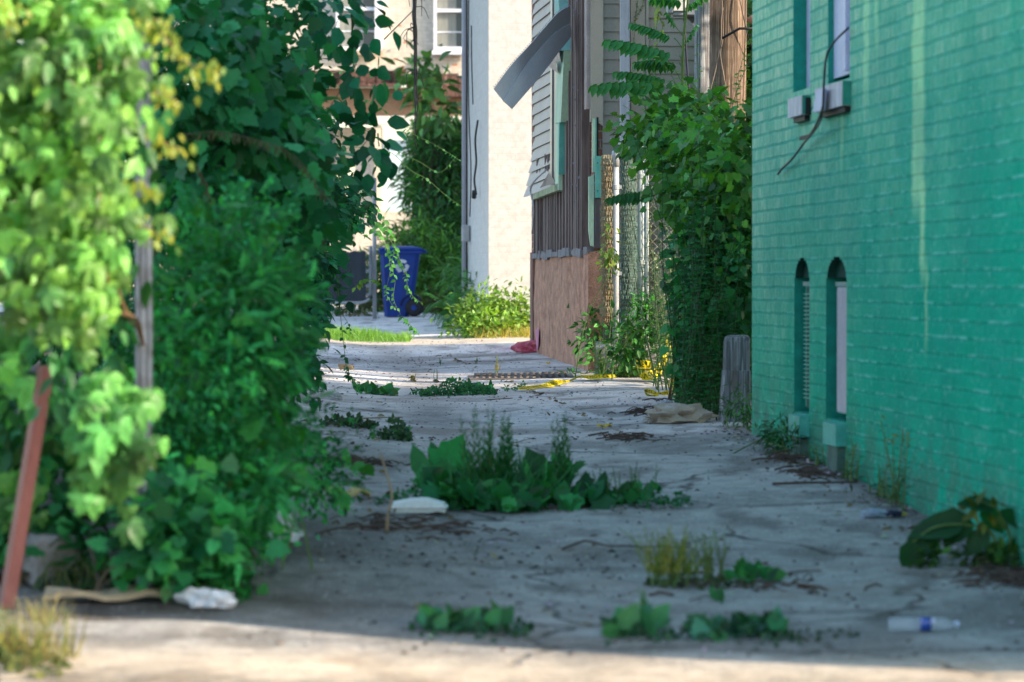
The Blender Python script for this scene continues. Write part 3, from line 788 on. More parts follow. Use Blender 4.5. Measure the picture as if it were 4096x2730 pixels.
# front corner: corner board, broken boards, timber
mb = MB(); hbox(mb, -.012, .10, -.045, -.004, zh(488, 2370), HH); mb.add([hp(.0, -.046, zh(488, 2370)), hp(.10, -.046, zh(488, 2370)), hp(.10, -.046, zh(492, 2400)), hp(.02, -.046, zh(478, 2372))], [(0, 1, 2, 3)])
mb.build('corner_board', M_TAUPE, HS)
mb = MB(); hbox(mb, -.045, -.012, -.03, .12, zh(440, 2360), HH); mb.build('corner_board', mat('pinkish trim', (.44, .37, .36)), HS)
mb = MB(); hbox(mb, .005, .028, -.06, -.02, zh(690, 2368), zh(475, 2368)); mb.build('broken_board', M_MINT, HS)
mb = MB(); hbox(mb, .030, .040, -.06, -.02, zh(660, 2368), zh(478, 2368)); mb.build('broken_board', M_TEALB, HS)
mb = MB(); hbox(mb, .042, .058, -.05, -.03, zh(640, 2368), zh(470, 2368)); mb.build('gap', M_DARK, HS)
mb = MB(); mb.add([hp(-.03, -.07, zh(925, 2360)), hp(-.012, -.07, zh(985, 2360)), hp(.016, -.07, zh(985, 2370)), hp(.016, -.07, zh(700, 2370)), hp(-.03, -.07, zh(712, 2355))] + [hp(-.03, -.04, zh(925, 2360)), hp(-.012, -.04, zh(985, 2360)), hp(.016, -.04, zh(985, 2370)), hp(.016, -.04, zh(700, 2370)), hp(-.03, -.04, zh(712, 2355))], [(0, 1, 2, 3, 4), (9, 8, 7, 6, 5), (0, 4, 9, 5), (1, 0, 5, 6), (2, 1, 6, 7), (3, 2, 7, 8), (4, 3, 8, 9)])
mb.build('broken_board', M_MINT, HS)
mb = MB(); hbox(mb, .022, .082, -.075, -.02, zh(992, 2370), zh(790, 2370)); mb.build('timber', M_WOODG, HS)
mb = MB(); hbox(mb, .024, .078, -.10, -.078, zh(790, 2380), zh(622, 2380)); tb = mb.build('broken_board', M_TEALB, HS); tb['label'] = 'short teal board nailed at the corner'
for zz in (zh(650, 2380), zh(762, 2380)):
    mb = MB(); mb.box(hp(.045, -.101, zz), (.009, .004, .009)); mb.build('nail', M_DARK, tb)
# trim boards right of the downspout
ux = lambda px: (px - 2364) / F * 26
mb = MB(); hbox(mb, ux(2520), ux(2580), -.05, -.02, .5, HH); hbox(mb, ux(2582), ux(2592), -.06, -.02, .5, HH); mb.build('corner_board', M_TAUPE, HS)
# downspout with flutes and strap
mb = MB(); a0, a1 = ux(2475), ux(2512)
prof = []
nf = 7
for i in range(nf):
    t0 = a0 + (a1 - a0) * i / nf; wv = (a1 - a0) / nf
    prof += [(t0 + wv * .1, -.125), (t0 + wv * .5, -.128), (t0 + wv * .6, -.118), (t0 + wv * .95, -.118)]
prof = [(a0, -.06)] + prof + [(a1, -.125), (a1, -.06)]
mb.loft([[hp(u, v, z) for u, v in prof] for z in (.75, HH + .1)]); ds = mb.build('downspout', M_WHITEM, HS)
mb = MB(); zz = zh(522, 2490)
hbox(mb, a0 - .004, a1 + .006, -.135, -.129, zz - .022, zz + .022)
mb.hexa([hp(a0 - .08, -.055, zz - .005), hp(a0 + .0, -.13, zz - .028), hp(a0 + .0, -.136, zz - .028), hp(a0 - .08, -.06, zz - .005)], [hp(a0 - .08, -.055, zz + .035), hp(a0 + .0, -.13, zz + .012), hp(a0 + .0, -.136, zz + .012), hp(a0 - .08, -.06, zz + .035)])
mb.hexa([hp(a1 + .0, -.13, zz - .028), hp(a1 + .09, -.055, zz - .005), hp(a1 + .09, -.06, zz - .005), hp(a1 + .0, -.136, zz - .028)], [hp(a1 + .0, -.13, zz + .012), hp(a1 + .09, -.055, zz + .035), hp(a1 + .09, -.06, zz + .035), hp(a1 + .0, -.136, zz + .012)])
st = mb.build('strap', M_WHITEM, ds)
for uu in (a0 - .045, a0 + .012, a1 - .012, a1 + .05):
    mb = MB(); mb.box(hp(uu, -.138 if a0 <= uu <= a1 else -.105, zz + .004), (.010, .006, .010)); mb.build('rivet', M_DARK, ds)
# loose hanging panel
mb = MB()
A = [(2282, 26), (2270, 30), (2232, 52), (2180, 110), (2115, 185), (2040, 268), (1974, 357)]
B = [(2282, 95), (2262, 104), (2222, 128), (2172, 178), (2110, 250), (2066, 318), (2012, 404)]
Cc = [(2287, 142), (2272, 165), (2236, 208), (2200, 258), (2150, 320), (2100, 378), (2048, 438)]
D_ = [26.75, 26.7, 26.6, 26.5, 26.4, 26.3, 26.25]
g1 = []
for i in range(7):
    d = D_[i]
    g1.append([at(A[i][0] + 2, A[i][1] - 4, d + .03), at(A[i][0], A[i][1], d), at(A[i][0] * .5 + B[i][0] * .5, A[i][1] * .5 + B[i][1] * .5, d + .012), at(B[i][0], B[i][1], d + .028), at(B[i][0] + 1, B[i][1] + 3, d + .004), at(B[i][0] * .5 + Cc[i][0] * .5, B[i][1] * .5 + Cc[i][1] * .5, d + .014), at(Cc[i][0], Cc[i][1], d + .03), at(Cc[i][0] - 1, Cc[i][1] - 2, d + .06)])
g2 = [[path_smooth([g1[i][j] for i in range(7)], 5)[k] for j in range(8)] for k in range(31)]
mb.sheet(g2); lp = mb.build('loose_panel', M_PANEL, HS, smooth=False); lp['label'] = 'bent grey panel peeling off the wall over the alley'
mb = MB()
for k in range(0, 30):
    p0 = g2[k][1] + np.array([-.004, -.01, .002]); p1 = g2[k + 1][1] + np.array([-.004, -.01, .002])
    for q in range(2):
        t0 = q / 2; a_ = p0 + (p1 - p0) * t0; b_ = p0 + (p1 - p0) * (t0 + .22)
        n_ = np.array([.006, 0, -.008]); mb.add([a_ - n_ * .9, b_ - n_ * .9, b_, a_], [(0, 1, 2, 3)])
mb.build('nail_hem', mat('light nail hem', (.35, .37, .40)), lp)
# ================================================================== white painted brick building
KW = (1955 - 900) * 36.0
WX0 = (1955 - 2048) / F * 36
def wp(u, v, z): return np.array([WX0 + u * CB - v * SB, 36 + u * SB + v * CB, z])
def vw_of(px): return (KW / (px - 900.0) - 36) / CB
def zw(py, v): return z_of(py, 36 + v)
def wb(mb, u0, u1, v0, v1, z0, z1):
    mb.hexa([wp(u0, v0, z0), wp(u1, v0, z0), wp(u1, v1, z0), wp(u0, v1, z0)], [wp(u0, v0, z1), wp(u1, v0, z1), wp(u1, v1, z1), wp(u0, v1, z1)])
VW = vw_of(1866)
M_WBRICK = red_brick('white painted brick', (.60, .592, .588), (.615, .608, .60), (.592, .585, .58), (CB - SB, SB + CB, 0), .7, .0745, .21, .14)
M_CREAM = red_brick('cream painted brick', (.66, .59, .49), (.70, .62, .52), (.62, .55, .45), (1, .02, 0), .7, .075, .21, .35)
W = thing('painted_brick_building', 'whitewashed brick building with sunlit face at the far end of the alley', 'building', wp(0, 0, H(*wp(0, 0, 0)[:2])))
mb = MB(); wb(mb, 0, 8, 0, VW, -.1, 8.5); wb(mb, .9, 8, VW - .01, 15, -.1, 8.2); mb.build('wall', M_WBRICK, W)  # second box is an unseen rear block added to shade bin and shrubs
mb = MB(); wb(mb, -.15, 8.1, -.15, VW + .1, 8.501, 8.65); mb.build('roof', M_TAR, W)
M_PIPE = mat('painted pipe', (.42, .43, .50), (.36, .37, .44), 4, .5, .1)
mb = MB(); mb.tube([wp(-.05, VW - .28, .6), wp(-.05, VW - .28, 8.3)], .035, n=8); mb.build('drainpipe', M_PIPE, W, True)
mb = MB(); mb.tube([wp(-.04, VW - .55, 1.0), wp(-.04, VW - .55, 8.3)], .012, n=6); mb.build('conduit', M_BLACK, W, True)
mb = MB(); mb.box(wp(-.06, VW - .6, zw(935, VW - .6)), (.10, .16, .22), rz=TB, bev=.015); mb.build('meter_box', mat('meter grey', (.45, .45, .47)), W)
mb = MB(); mb.tube(path_smooth([wp(-.03, 1.2, zw(482, 1.2)), wp(-.06, 1.22, zw(560, 1.2)), wp(-.05, 1.2, zw(650, 1.2)), wp(-.07, 1.25, zw(720, 1.2)), wp(-.05, 1.2, zw(780, 1.2))]), .014, n=6); mb.tube([wp(-.07, 1.25, zw(765, 1.2)), wp(-.07, 1.3, zw(792, 1.2))], .03)
mb.build('loose_cable', M_BLACK, W, True)
mb = MB(); mb.tube(path_smooth([wp(-.06, 2.2, 5.2), wp(-.05, 2.4, 3.6), wp(-.05, 2.0, 2.6), wp(-.04, 2.3, 2.0)]), .008, n=5); mb.tube(path_smooth([wp(-.06, 1.8, 4.4), wp(-.05, 1.9, 4.0), wp(-.05, 1.7, 3.4)]), .008, n=5)
mb.build('loose_cable', M_BLACK, W, True)
rr = random.Random(3)
for px, py in ((1978, 840), (1985, 865), (2005, 875), (1972, 880), (2030, 905), (1975, 925)):
    mb = MB(); p = at(px, py, 36); mb.box(p + np.array([0, .02, 0]), (rr.uniform(.07, .15), .035, .06), rz=TB); mb.build('raised_brick', M_WBRICK, W)

# ================================================================== far cream building
FB = thing('cream_brick_building', 'cream brick house with curtained sash windows and decayed brown cornice in the background', 'building', (at(1500, 1136, 60)[0], 60, .75))
def fp(px, py, dd=0.0): return at(px, py, 60.0 + dd)
def fbox(mb, x0, y0, x1, y1, d0, d1):
    a, b = fp(x0, y1, 0), fp(x1, y0, 0)
    mb.box(((a[0] + b[0]) / 2, 60 + (d0 + d1) / 2, (a[2] + b[2]) / 2), (abs(b[0] - a[0]), abs(d1 - d0), abs(b[2] - a[2])))
mb = MB()
# upper wall with two window holes
xs = [500, 1345, 1530, 1735, 1885, 2300]; ys = [-700, -230, 205, 300]
for i in range(5):
    for j in range(3):
        if j == 1 and i in (1, 3): continue
        mb.add([fp(xs[i], ys[j]), fp(xs[i + 1], ys[j]), fp(xs[i + 1], ys[j + 1]), fp(xs[i], ys[j + 1])], [(0, 1, 2, 3)])
fbox(mb, 500, 505, 1255, 1230, .0, .3); fbox(mb, 1340, 505, 1525, 640, .6, .8); fbox(mb, 1420, 640, 1526, 1230, .02, .3)
fbox(mb, 1255, 880, 1420, 1230, .03, .3); fbox(mb, 1526, 850, 2300, 1230, .05, .3); fbox(mb, 1645, 505, 2300, 850, .3, .6)
mb.add([fp(500, -700), fp(500, 1230), fp(500, 1230) + np.array([0, 8, 0]), fp(500, -700) + np.array([0, 8, 0])], [(0, 1, 2, 3)])
mb.build('wall', M_CREAM, FB)
mb = MB(); fbox(mb, 480, -760, 2320, -701, -.4, 8); mb.build('roof', M_TAR, FB)
M_CURT = mat('pale curtain', (.30, .31, .28), (.20, .21, .19), 5, .8, .3, 40, .01, stretch=(9, 1, .2))
M_GLASSD = mat('dark window glass', (.045, .06, .07), (.03, .045, .055), 3, .15, .05, spec=.6)
M_SASH = mat('white blue sash', (.82, .84, .92), (.76, .78, .86), 4, .5, .1)
for (x0, x1, ym) in ((1345, 1530, 38), (1735, 1885, 45)):
    m = MB(); fr = 12
    fbox(m, x0, -230, x0 + fr, 205, -.03, .12); fbox(m, x1 - (30 if x0 < 1500 else fr), -230, x1, 205, -.03, .12); fbox(m, x0, 190, x1, 205, -.04, .12); fbox(m, x0, -230, x1, -215, -.03, .12)
    fbox(m, x0 + fr, ym - 7, x1 - fr, ym + 6, .02, .1)
    f = m.build('window', M_SASH, FB)
    m = MB(); fbox(m, x0 + fr, -215, x1 - fr, 190, .121, .14); m.build('pane', M_GLASSD, f)
    m = MB(); fbox(m, x0 + fr + 2, ym + 8, x0 + fr + (x1 - x0) * .52, 188, .104, .119); fbox(m, x0 + fr + 2, -214, x0 + fr + (x1 - x0) * .52, ym - 8, .104, .119)
    m.build('curtain', M_CURT, f)
    m = MB(); fbox(m, x0 + fr, (ym + 200) / 2 + 5, x1 - fr, (ym + 200) / 2 + 9, .09, .103); m.build('muntin', M_SASH, f)
    m = MB(); fbox(m, x0 - 6, 206, x1 + 4, 222, -.12, .02); m.build('sill', mat('tan sill', (.60, .48, .33), (.5, .38, .25), 9) if x0 < 1500 else M_SASH, f)
M_ROT = mat('rotten brown cornice', (.19, .10, .075), (.10, .055, .045), 3.5, .9, .9, 14, .05, grime=(.42, .26, .22))
M_TAN = mat('tan brown panel', (.40, .25, .155), (.33, .20, .12), 2.5, .8, .3, 30, .01)
mb = MB(); rr = random.Random(6); x = 1240
while x < 1950:
    wdt = rr.uniform(18, 45); dy = 0 if x < 1600 else 14
    fbox(mb, x, 288 + dy + rr.uniform(-6, 6), x + wdt - .5, 338 + dy + rr.uniform(-4, 6), -.28 + rr.uniform(-.06, .06), .01); x += wdt
fbox(mb, 1240, 340, 1606, 352, -.38, .0); fbox(mb, 1607, 356, 1950, 392, -.36, .0); fbox(mb, 1600, 285, 1614, 345, -.4, .0)
mb.build('cornice', M_ROT, FB)
mb = MB(); rr = random.Random(9); x = 1240
while x < 1600:
    wdt = rr.uniform(14, 30); fbox(mb, x, 274 + rr.uniform(-5, 3), x + wdt, 288, -.25, -.002); x += wdt
mb.build('crumbled_plaster', M_CREAM, FB)
mb = MB(); fbox(mb, 1240, 353, 1960, 466, -.02, .0); mb.build('panel', M_TAN, FB)
mb = MB(); fbox(mb, 1240, 467, 1960, 503, -.16, .0); mb.build('beam', mat('white beam', (.85, .80, .72), (.78, .72, .63), 3, .7, .2), FB)
mb = MB(); fbox(mb, 1500, 505, 1526, 850, -.12, .0); mb.build('porch_post', mat('cream post', (.80, .70, .56), (.72, .6, .46), 6), FB)
mb = MB(); fbox(mb, 1530, 560, 1645, 846, .16, .2); mb.build('door', mat('pale blue door', (.62, .78, .88), (.55, .70, .80), 2, .5, .1), FB)
mb = MB(); fbox(mb, 1255, 505, 1340, 878, .5, .55); mb.build('window', mat('grey porch glass', (.36, .36, .36), (.24, .24, .25), 2, .3, .1), FB)
mb = MB(); fbox(mb, 1256, 640, 1300, 800, .44, .47); mb.build('brick_patch', mat('brown brick patch', (.30, .17, .12)), FB)
M_ORB = mat('bare orange brick', (.55, .22, .12), (.42, .18, .11), 9)
for px, py, a, b in ((1585, 238, 9, 4), (1600, 105, 6, 4), (1620, 172, 6, 5), (1690, 240, 7, 3), (1610, 275, 5, 10), (1575, 300, 14, 3), (1820, 262, 10, 4)):
    mb = MB(); fbox(mb, px - a, py - b, px + a, py + b, -.012, .0); mb.build('bare_brick', M_ORB, FB)

# ================================================================== utility pole
def wood(name, c1, c2):
    t = NT(name); v = t.obj(); g = t.scale(v, (22, 22, .55))
    n = t.noise(g, 1.5, 6, .7); n2 = t.noise(t.scale(v, (60, 60, 1.2)), 1.6, 4, .7); n3 = t.noise(t.scale(v, (8, 8, 1.1)), 1.2, 3)
    col = t.mix(t.ramp(n, .36, .66), c2, c1); col = t.mix(t.ramp(n2, .42, .54, .75, 0), col, tuple(k * .3 for k in c2)); col = t.mix(t.ramp(n3, .55, .75, 0, .5), col, (.16, .12, .10))
    wv = t.n('ShaderNodeTexWave', wave_type='RINGS'); t.l(t.scale(v, (1, 1, .35)), wv.inputs[0]); wv.inputs['Scale'].default_value = 9; wv.inputs['Distortion'].default_value = 9
    col = t.mix(t.ramp(wv.outputs[1], .2, .5, .25, 0), col, (.12, .08, .06))
    b = t.bump(n, .9, .012); b = t.bump(n2, .9, .008, b)
    return t.done(t.bsdf(col, .9, b, 0, .15))
M_POLE = wood('pole wood', (.36, .265, .20), (.17, .122, .095))
M_GPOST = wood('weathered grey wood', (.52, .53, .56), (.24, .25, .28))
PX, PY = 1.722, 24.0
UP = thing('utility_pole', 'thick weathered wooden utility pole rising from the vines beside green wall', 'pole', (PX, PY, H(PX, PY)))
mb = MB()
rings = []
for i in range(28):
    z = -.1 + 9.0 * i / 27; r = .158 - .004 * z
    rings.append([np.array([PX + .012 * (z - 2.2) + r * (1 + .03 * math.sin(3 * k + .3 * z) + .015 * math.sin(11 * k)) * math.cos(2 * math.pi * k / 40), PY + r * (1 + .02 * math.sin(5 * k)) * math.sin(2 * math.pi * k / 40), z]) for k in range(40)])
mb.loft(rings); mb.build('pole', M_POLE, UP, True)
M_GALV = mat('galvanised steel', (.40, .42, .45), (.32, .33, .36), 6, .45, .15, 80, .002, metal=.35)
M_BOXW = mat('white cabinet', (.80, .78, .74), (.74, .72, .69), 3, .45, .1)
def pt(px, py, d=24.3): return at(px, py, d - .5)
mb = MB(); a = pt(2690, 50); b = pt(2742, -90); mb.box(((a[0] + b[0]) / 2, 23.85, (a[2] + b[2]) / 2), (b[0] - a[0], .22, b[2] - a[2]), bev=.004); bx = mb.build('cabinet', M_BOXW, UP)
mb = MB(); a = pt(2668, 56); b = pt(2688, -90); mb.box(((a[0] + b[0]) / 2, 23.86, (a[2] + b[2]) / 2), (b[0] - a[0], .25, b[2] - a[2])); mb.build('cover', M_GALV, bx)
mb = MB(); a = pt(2692, 64); b = pt(2826, 51); mb.box(((a[0] + b[0]) / 2, 23.86, (a[2] + b[2]) / 2), (b[0] - a[0], .2, b[2] - a[2])); a = pt(2744, 66); b = pt(2811, 49); mb.box(((a[0] + b[0]) / 2, 23.71, (a[2] + b[2]) / 2), (b[0] - a[0], .05, b[2] - a[2]))
br = mb.build('bracket', M_GALV, UP)
mb = MB(); tri = [pt(2746, 68, 24.36), pt(2826, 68, 24.36), pt(2826, 172, 24.36)]; mb.add(tri + [p + np.array([0, .02, 0]) for p in tri], [(0, 1, 2), (5, 4, 3), (0, 3, 4, 1), (1, 4, 5, 2), (2, 5, 3, 0)]); mb.build('gusset_plate', mat('dull steel plate', (.24, .25, .28), (.19, .20, .22), 9, .5, .2), br)
mb = MB(); a = pt(2794, 78); b = pt(2834, 68); mb.box(((a[0] + b[0]) / 2, 23.78, (a[2] + b[2]) / 2), (b[0] - a[0], .12, b[2] - a[2])); mb.build('bolt', M_BLACK, br)
mb = MB(); mb.tube(path_smooth([pt(2735, -60, 24.15), pt(2737, 60, 24.15), pt(2744, 200, 24.15), pt(2752, 320, 24.15), pt(2758, 420, 24.15), pt(2760, 520, 24.2)]), .0085, n=8); mb.build('service_cable', mat('navy cable', (.02, .025, .06), (.014, .016, .035)), UP, True)
mb = MB()
mb.tube(path_smooth([pt(2900, -30, 24.32), pt(2898, 15, 24.32), pt(2886, 70, 24.31), pt(2884, 160, 24.31), pt(2874, 220, 24.31), pt(2860, 290, 24.31), pt(2846, 345, 24.31), pt(2838, 380, 24.3)]), .0035, n=5)
mb.tube(path_smooth([pt(2888, -30, 24.31), pt(2892, 140, 24.31), pt(2882, 215, 24.3), pt(2893, 290, 24.3), pt(2905, 360, 24.3), pt(2918, 430, 24.3)]), .0035, n=5); mb.build('loose_wire', mat('brown wire', (.32, .25, .20)), UP, True)
mb = MB(); mb.tube(path_smooth([pt(2950, -40, 24.3), pt(2972, 60, 24.28), pt(2990, 140, 24.3), pt(3012, 200, 24.35), pt(3040, 270, 24.4)]), .004, n=5); mb.tube([pt(2982, -40, 24.4), pt(2979, 150, 24.4), pt(2972, 420, 24.4)], .006, n=5); mb.build('service_cable', M_BLACK, UP, True)
mb = MB(); mb.tube([pt(2890, 153, 24.26), pt(2958, 115, 24.2), pt(3030, 115, 24.2)], .011, n=8); mb.build('steel_rod', M_BLACK, UP, True)
mb = MB(); c = pt(2985, 80, 24.5); mb.loft([[c + np.array([x, r * math.cos(k * .7854), r * math.sin(k * .7854)]) for k in range(8)] for x, r in ((-.02, .018), (.02, .02), (.035, .035), (.055, .042), (.075, .036), (.085, .01))]); mb.build('insulator', mat('pinkish ceramic', (.42, .28, .24), (.36, .23, .2), 5, .25, .05), UP, True)
# second, older stub pole
mb = MB(); x0 = at(2806, 300, 23.2)[0]; rings = [[np.array([x0 + .058 * math.cos(2 * math.pi * k / 16), 23.2 + .058 * math.sin(2 * math.pi * k / 16), z]) for k in range(16)] for z in (H(x0, 23.2) - .05, 1.5, 3.3, 5.2)]
mb.loft(rings); tag(mb.build('wooden_post', M_GPOST, smooth=True), 'slim grey wooden post close behind the left side of the utility pole', 'post')

# ================================================================== chain link fence
M_POSTW = mat('chipped white green post', (.56, .62, .60), (.46, .52, .52), 9, .5, .3, 30, .004, stretch=(1, 1, .5), grime=(.30, .27, .36))
M_POSTG = mat('old galvanised post', (.50, .53, .55), (.36, .38, .41), 10, .5, .3, 30, .004, stretch=(1, 1, .4), grime=(.22, .22, .24))
M_WIRE = mat('painted wire', (.34, .45, .37), (.40, .32, .20), 4, .6, .1)
M_WIREG = mat('green rolled wire', (.20, .31, .27), (.15, .24, .21), 6, .6, .1, grime=(.40, .26, .14))
FEN = thing('chain_link_fence', 'overgrown chain link fence of pale chipped posts between house and green building', 'fence', (1.1, 25.0, H(1.1, 25)))
def post(px, pyt, d, r, capk, m, name='post'):
    x = at(px, 600, d)[0]; y = float(at(px, 600, d)[1]); zt = at(px, pyt, d)[2]; zb_ = H(x, y) - .1
    mb = MB(); mb.lathe((x, y, 0), [(r, zb_), (r, zt)], 14); p = mb.build(name, m, FEN, True)
    mb = MB()
    if capk == 'dome':
        mb.lathe((x, y, zt), [(r * 1.16, -.11), (r * 1.16, .0), (r * 1.05, .02), (r * .75, .038), (r * .2, .047)], 14)
    else:
        mb.lathe((x, y, zt), [(r * 1.0, -.03), (r * 1.35, -.01), (r * 1.45, .005), (r * 1.1, .02), (r * 1.18, .04), (r * .95, .075), (r * .45, .098), (r * .1, .104)], 14)
    mb.build('cap', m, p, True)
    for zz in (zt - .28, zt - 1.0):
        mb = MB(); mb.lathe((x, y, zz), [(r * 1.01, -.02), (r * 1.18, -.018), (r * 1.18, .018), (r * 1.01, .02)], 14); b_ = mb.build('band', m, p, False)
        mb = MB(); mb.box((x + r * 1.3, y - .01, zz), (.03, .012, .03)); mb.build('bolt', m, b_)
    return p
post(2463, 615, 24.9, .0275, 'dome', M_POSTG); gpo = post(2566, 572, 25.0, .036, 'acorn', M_POSTW)
mb = MB(); a = at(2588, 640, 24.98); mb.tube([(a[0], a[1], H(a[0], a[1]) + .1), (a[0], a[1], a[2])], .016, n=8); mb.build('frame_bar', M_POSTW, FEN, True)
mb = MB(); a = at(2575, 592, 24.98); mb.tube([a, a + np.array([.55, 0, 0]), a + np.array([2.4, .05, -.02])], .019, n=8); mb.build('top_rail', mat('teal rail', (.13, .30, .28), (.10, .22, .2), 9, .6, .4, 40), FEN, True)
# diamond mesh
mb = MB(); a = at(2592, 600, 24.97); x0 = a[0]; zt = a[2]; zb_ = .42; ph = .077 / 2; nz = int((zt - zb_) / ph)
for i in range(26):
    for sg in (1, -1):
        path = []
        for k in range(nz + 1):
            path.append((x0 + i * .077 + ((ph if k % 2 == 0 else 0) if sg > 0 else (ph if k % 2 == 0 else 2 * ph)), 24.97 + (.004 if k % 2 else -.004) * sg, zt - k * ph))
        if sg > 0: mb.tube(path, .0026, n=3)
        else: mb.tube([(p[0] - ph * 0 + .0, p[1], p[2]) for p in path], .0032, n=3)
    
mb.build('wire_mesh', M_WIRE, FEN, True)
# leaning posts in the vines
for (px0, py0, px1, py1, d, r) in ((2868, 592, 2812, 1010, 22.4, .031), (2884, 650, 2855, 1060, 22.8, .02)):
    p0, p1 = at(px0, py0, d), at(px1, py1, d)
    t = (p1 - p0); k = (p0[2] - H(p0[0], p0[1])) / -t[2]
    mb = MB(); mb.tube([p0, p0 + t * k * 1.02], r, n=12); lp_ = mb.build('leaning_post', M_POSTG, FEN, True)
    mb = MB(); u = -t / np.linalg.norm(t); mb.tube([p0 - u * .06, p0, p0 + u * .022], r * 1.22, r * 1.0, n=12); mb.build('cap', M_POSTG, lp_, True); mb = MB(); mb.tube([p0 - u * .14, p0 - u * .12], r * 1.15, n=12); mb.build('band', M_POSTG, lp_, True)
mb = MB(); p = at(2918, 585, 22.6); mb.tube([p + np.array([0, -.05, 0]), p + np.array([.06, 1.6, .03])], .024, n=10); mb.build('rail_end', mat('brown pipe', (.20, .13, .12), (.12, .08, .08)), FEN, True)
mb = MB(); p = at(2918, 585, 22.53); mb.tube([p + np.array([0, -.002, 0]), p + np.array([0, .01, 0])], .016, n=10)
mb.build('pipe_mouth', M_DARK, FEN)
# concrete curb footing under the fence
mb = MB(); rr = random.Random(12)
g = []
for i in range(9):
    x = .70 + i * .11; row = []
    for (dy, dz) in ((-.16, -.1), (-.17, .14), (-.13, .24), (.1, .27), (.2, -.1)):
        row.append((x, 24.95 + dy + rr.uniform(-.03, .03), H(x, 25) + dz + rr.uniform(-.035, .035)))
    g.append(row)
mb.sheet(g); mb.build('footing', mat('rough concrete footing', (.36, .35, .34), (.24, .235, .23), 7, .95, 1, 30, .02), FEN)
# rolled wire
def roll(px, pyt, pyb, d, wpx, seed, label, m):
    rr = random.Random(seed); x = at(px, pyt, d)[0]; zt = at(px, pyt, d)[2]; zb_ = max(at(px, pyb, d)[2], H(x, d) + .01); r = wpx / F * d / 2
    mb = MB(); z = zb_; pitch = .047
    row = 0
    while z < zt:
        k = 15
        for i in range(k):
            a = math.pi * (1.0 + (i + .5 * (row % 2) + rr.uniform(-.2, .2)) / k)
            for rk in (1.0, .82):
                R_ = r * rk * rr.uniform(.94, 1.06); a2 = a + rr.uniform(-.05, .12)
                h = pitch * rr.uniform(.95, 1.25)
                mb.tube([(x + R_ * .96 * math.cos(a - .06), d + R_ * .96 * math.sin(a - .06), z), (x + R_ * 1.05 * math.cos(a + .05), d + R_ * 1.05 * math.sin(a + .05), z + h * .5), (x + R_ * .98 * math.cos(a2), d + R_ * .98 * math.sin(a2), z + h)], .0028, n=3)
        mb.tube([(x + r * .97 * math.cos(math.pi * (1 + j / 12)), d + r * .97 * math.sin(math.pi * (1 + j / 12)), z + rr.uniform(-.006, .006)) for j in range(13)], .003, n=3)
        z += pitch; row += 1
    t = thing('wire_roll', label, 'wire roll', (x, d, H(x, d)))
    mb.build('coil', m, t)
    mb = MB(); mb.lathe((x, d, 0), [(r * .72, H(x, d)), (r * .74, zt - .04)], 14); mb.build('inner_coil', mat('dark inner coil', (.07, .09, .08), (.14, .12, .08), 20, .8, .8, 60, .01, stretch=(1, 1, 3)), t, True)
roll(2437, 640, 1300, 24.97, 66, 2, 'rusty yellow tinted roll of chain link standing between house and short post', mat('rusty rolled wire', (.46, .44, .30), (.40, .27, .15), 5, .6, .1))
roll(2512, 600, 1320, 25.0, 68, 5, 'dark green roll of chain link standing between the two pale posts', M_WIREG)

# ================================================================== wheeled bin
BY = gd(1590, 1268)
BXc = at(1603, 1200, BY)[0]
bz = H(BXc, BY)
BIN = thing('wheeled_bin', 'blue wheeled recycling bin with white emblem standing in front of the shrubs', 'bin', (BXc, BY, bz))
M_BLUE = mat('blue plastic', (.004, .055, .34), (.003, .04, .26), 3, .42, .12, 90, .002, grime=(.02, .04, .15))
def bxp(px, py): return at(px, py, BY)
mb = MB(); rg = []
for (py, pl, pr, dd) in ((1266, 1540, 1634, .27), (1200, 1535, 1652, .29), (1100, 1529, 1668, .31), (1016, 1524, 1680, .33)):
    a, b = bxp(pl, py), bxp(pr, py); z = a[2]; e = .05
    rg.append([(a[0] + e, BY - dd, z), (b[0] - e, BY - dd, z), (b[0], BY - dd + e, z), (b[0], BY + dd - e, z), (b[0] - e, BY + dd, z), (a[0] + e, BY + dd, z), (a[0], BY + dd - e, z), (a[0], BY - dd + e, z)])
mb.loft(rg); mb.build('body', M_BLUE, BIN)
mb = MB(); a, b = bxp(1519, 1018), bxp(1690, 1003); mb.box(((a[0] + b[0]) / 2, BY, (a[2] + b[2]) / 2), (b[0] - a[0], .72, b[2] - a[2]), bev=.012); mb.build('rim', M_BLUE, BIN)
mb = MB(); rg = []
for (py, ins, dd) in ((1003, -3, .37), (996, -6, .375), (990, 6, .33), (985, 35, .2)):
    a, b = bxp(1522 + ins, py), bxp(1696 - ins, py); e = .05
    rg.append([(a[0] + e, BY - dd, a[2]), (b[0] - e, BY - dd, a[2]), (b[0], BY - dd + e, a[2] - .02), (b[0], BY + dd - e, a[2] - .02), (b[0] - e, BY + dd, a[2]), (a[0] + e, BY + dd, a[2]), (a[0], BY + dd - e, a[2]), (a[0], BY - dd + e, a[2])])
mb.loft(rg); ld = mb.build('lid', M_BLUE, BIN)
mb = MB(); a, b = bxp(1682, 1008), bxp(1702, 1008); mb.tube([(b[0], BY - .3, b[2]), (b[0], BY + .3, b[2])], .022, n=8); mb.tube([(a[0] - .02, BY - .28, a[2]), (b[0], BY - .3, b[2])], .018, n=6); mb.tube([(a[0] - .02, BY + .28, a[2]), (b[0], BY + .3, b[2])], .018, n=6); mb.build('handle', M_BLUE, BIN, True)
mb = MB()
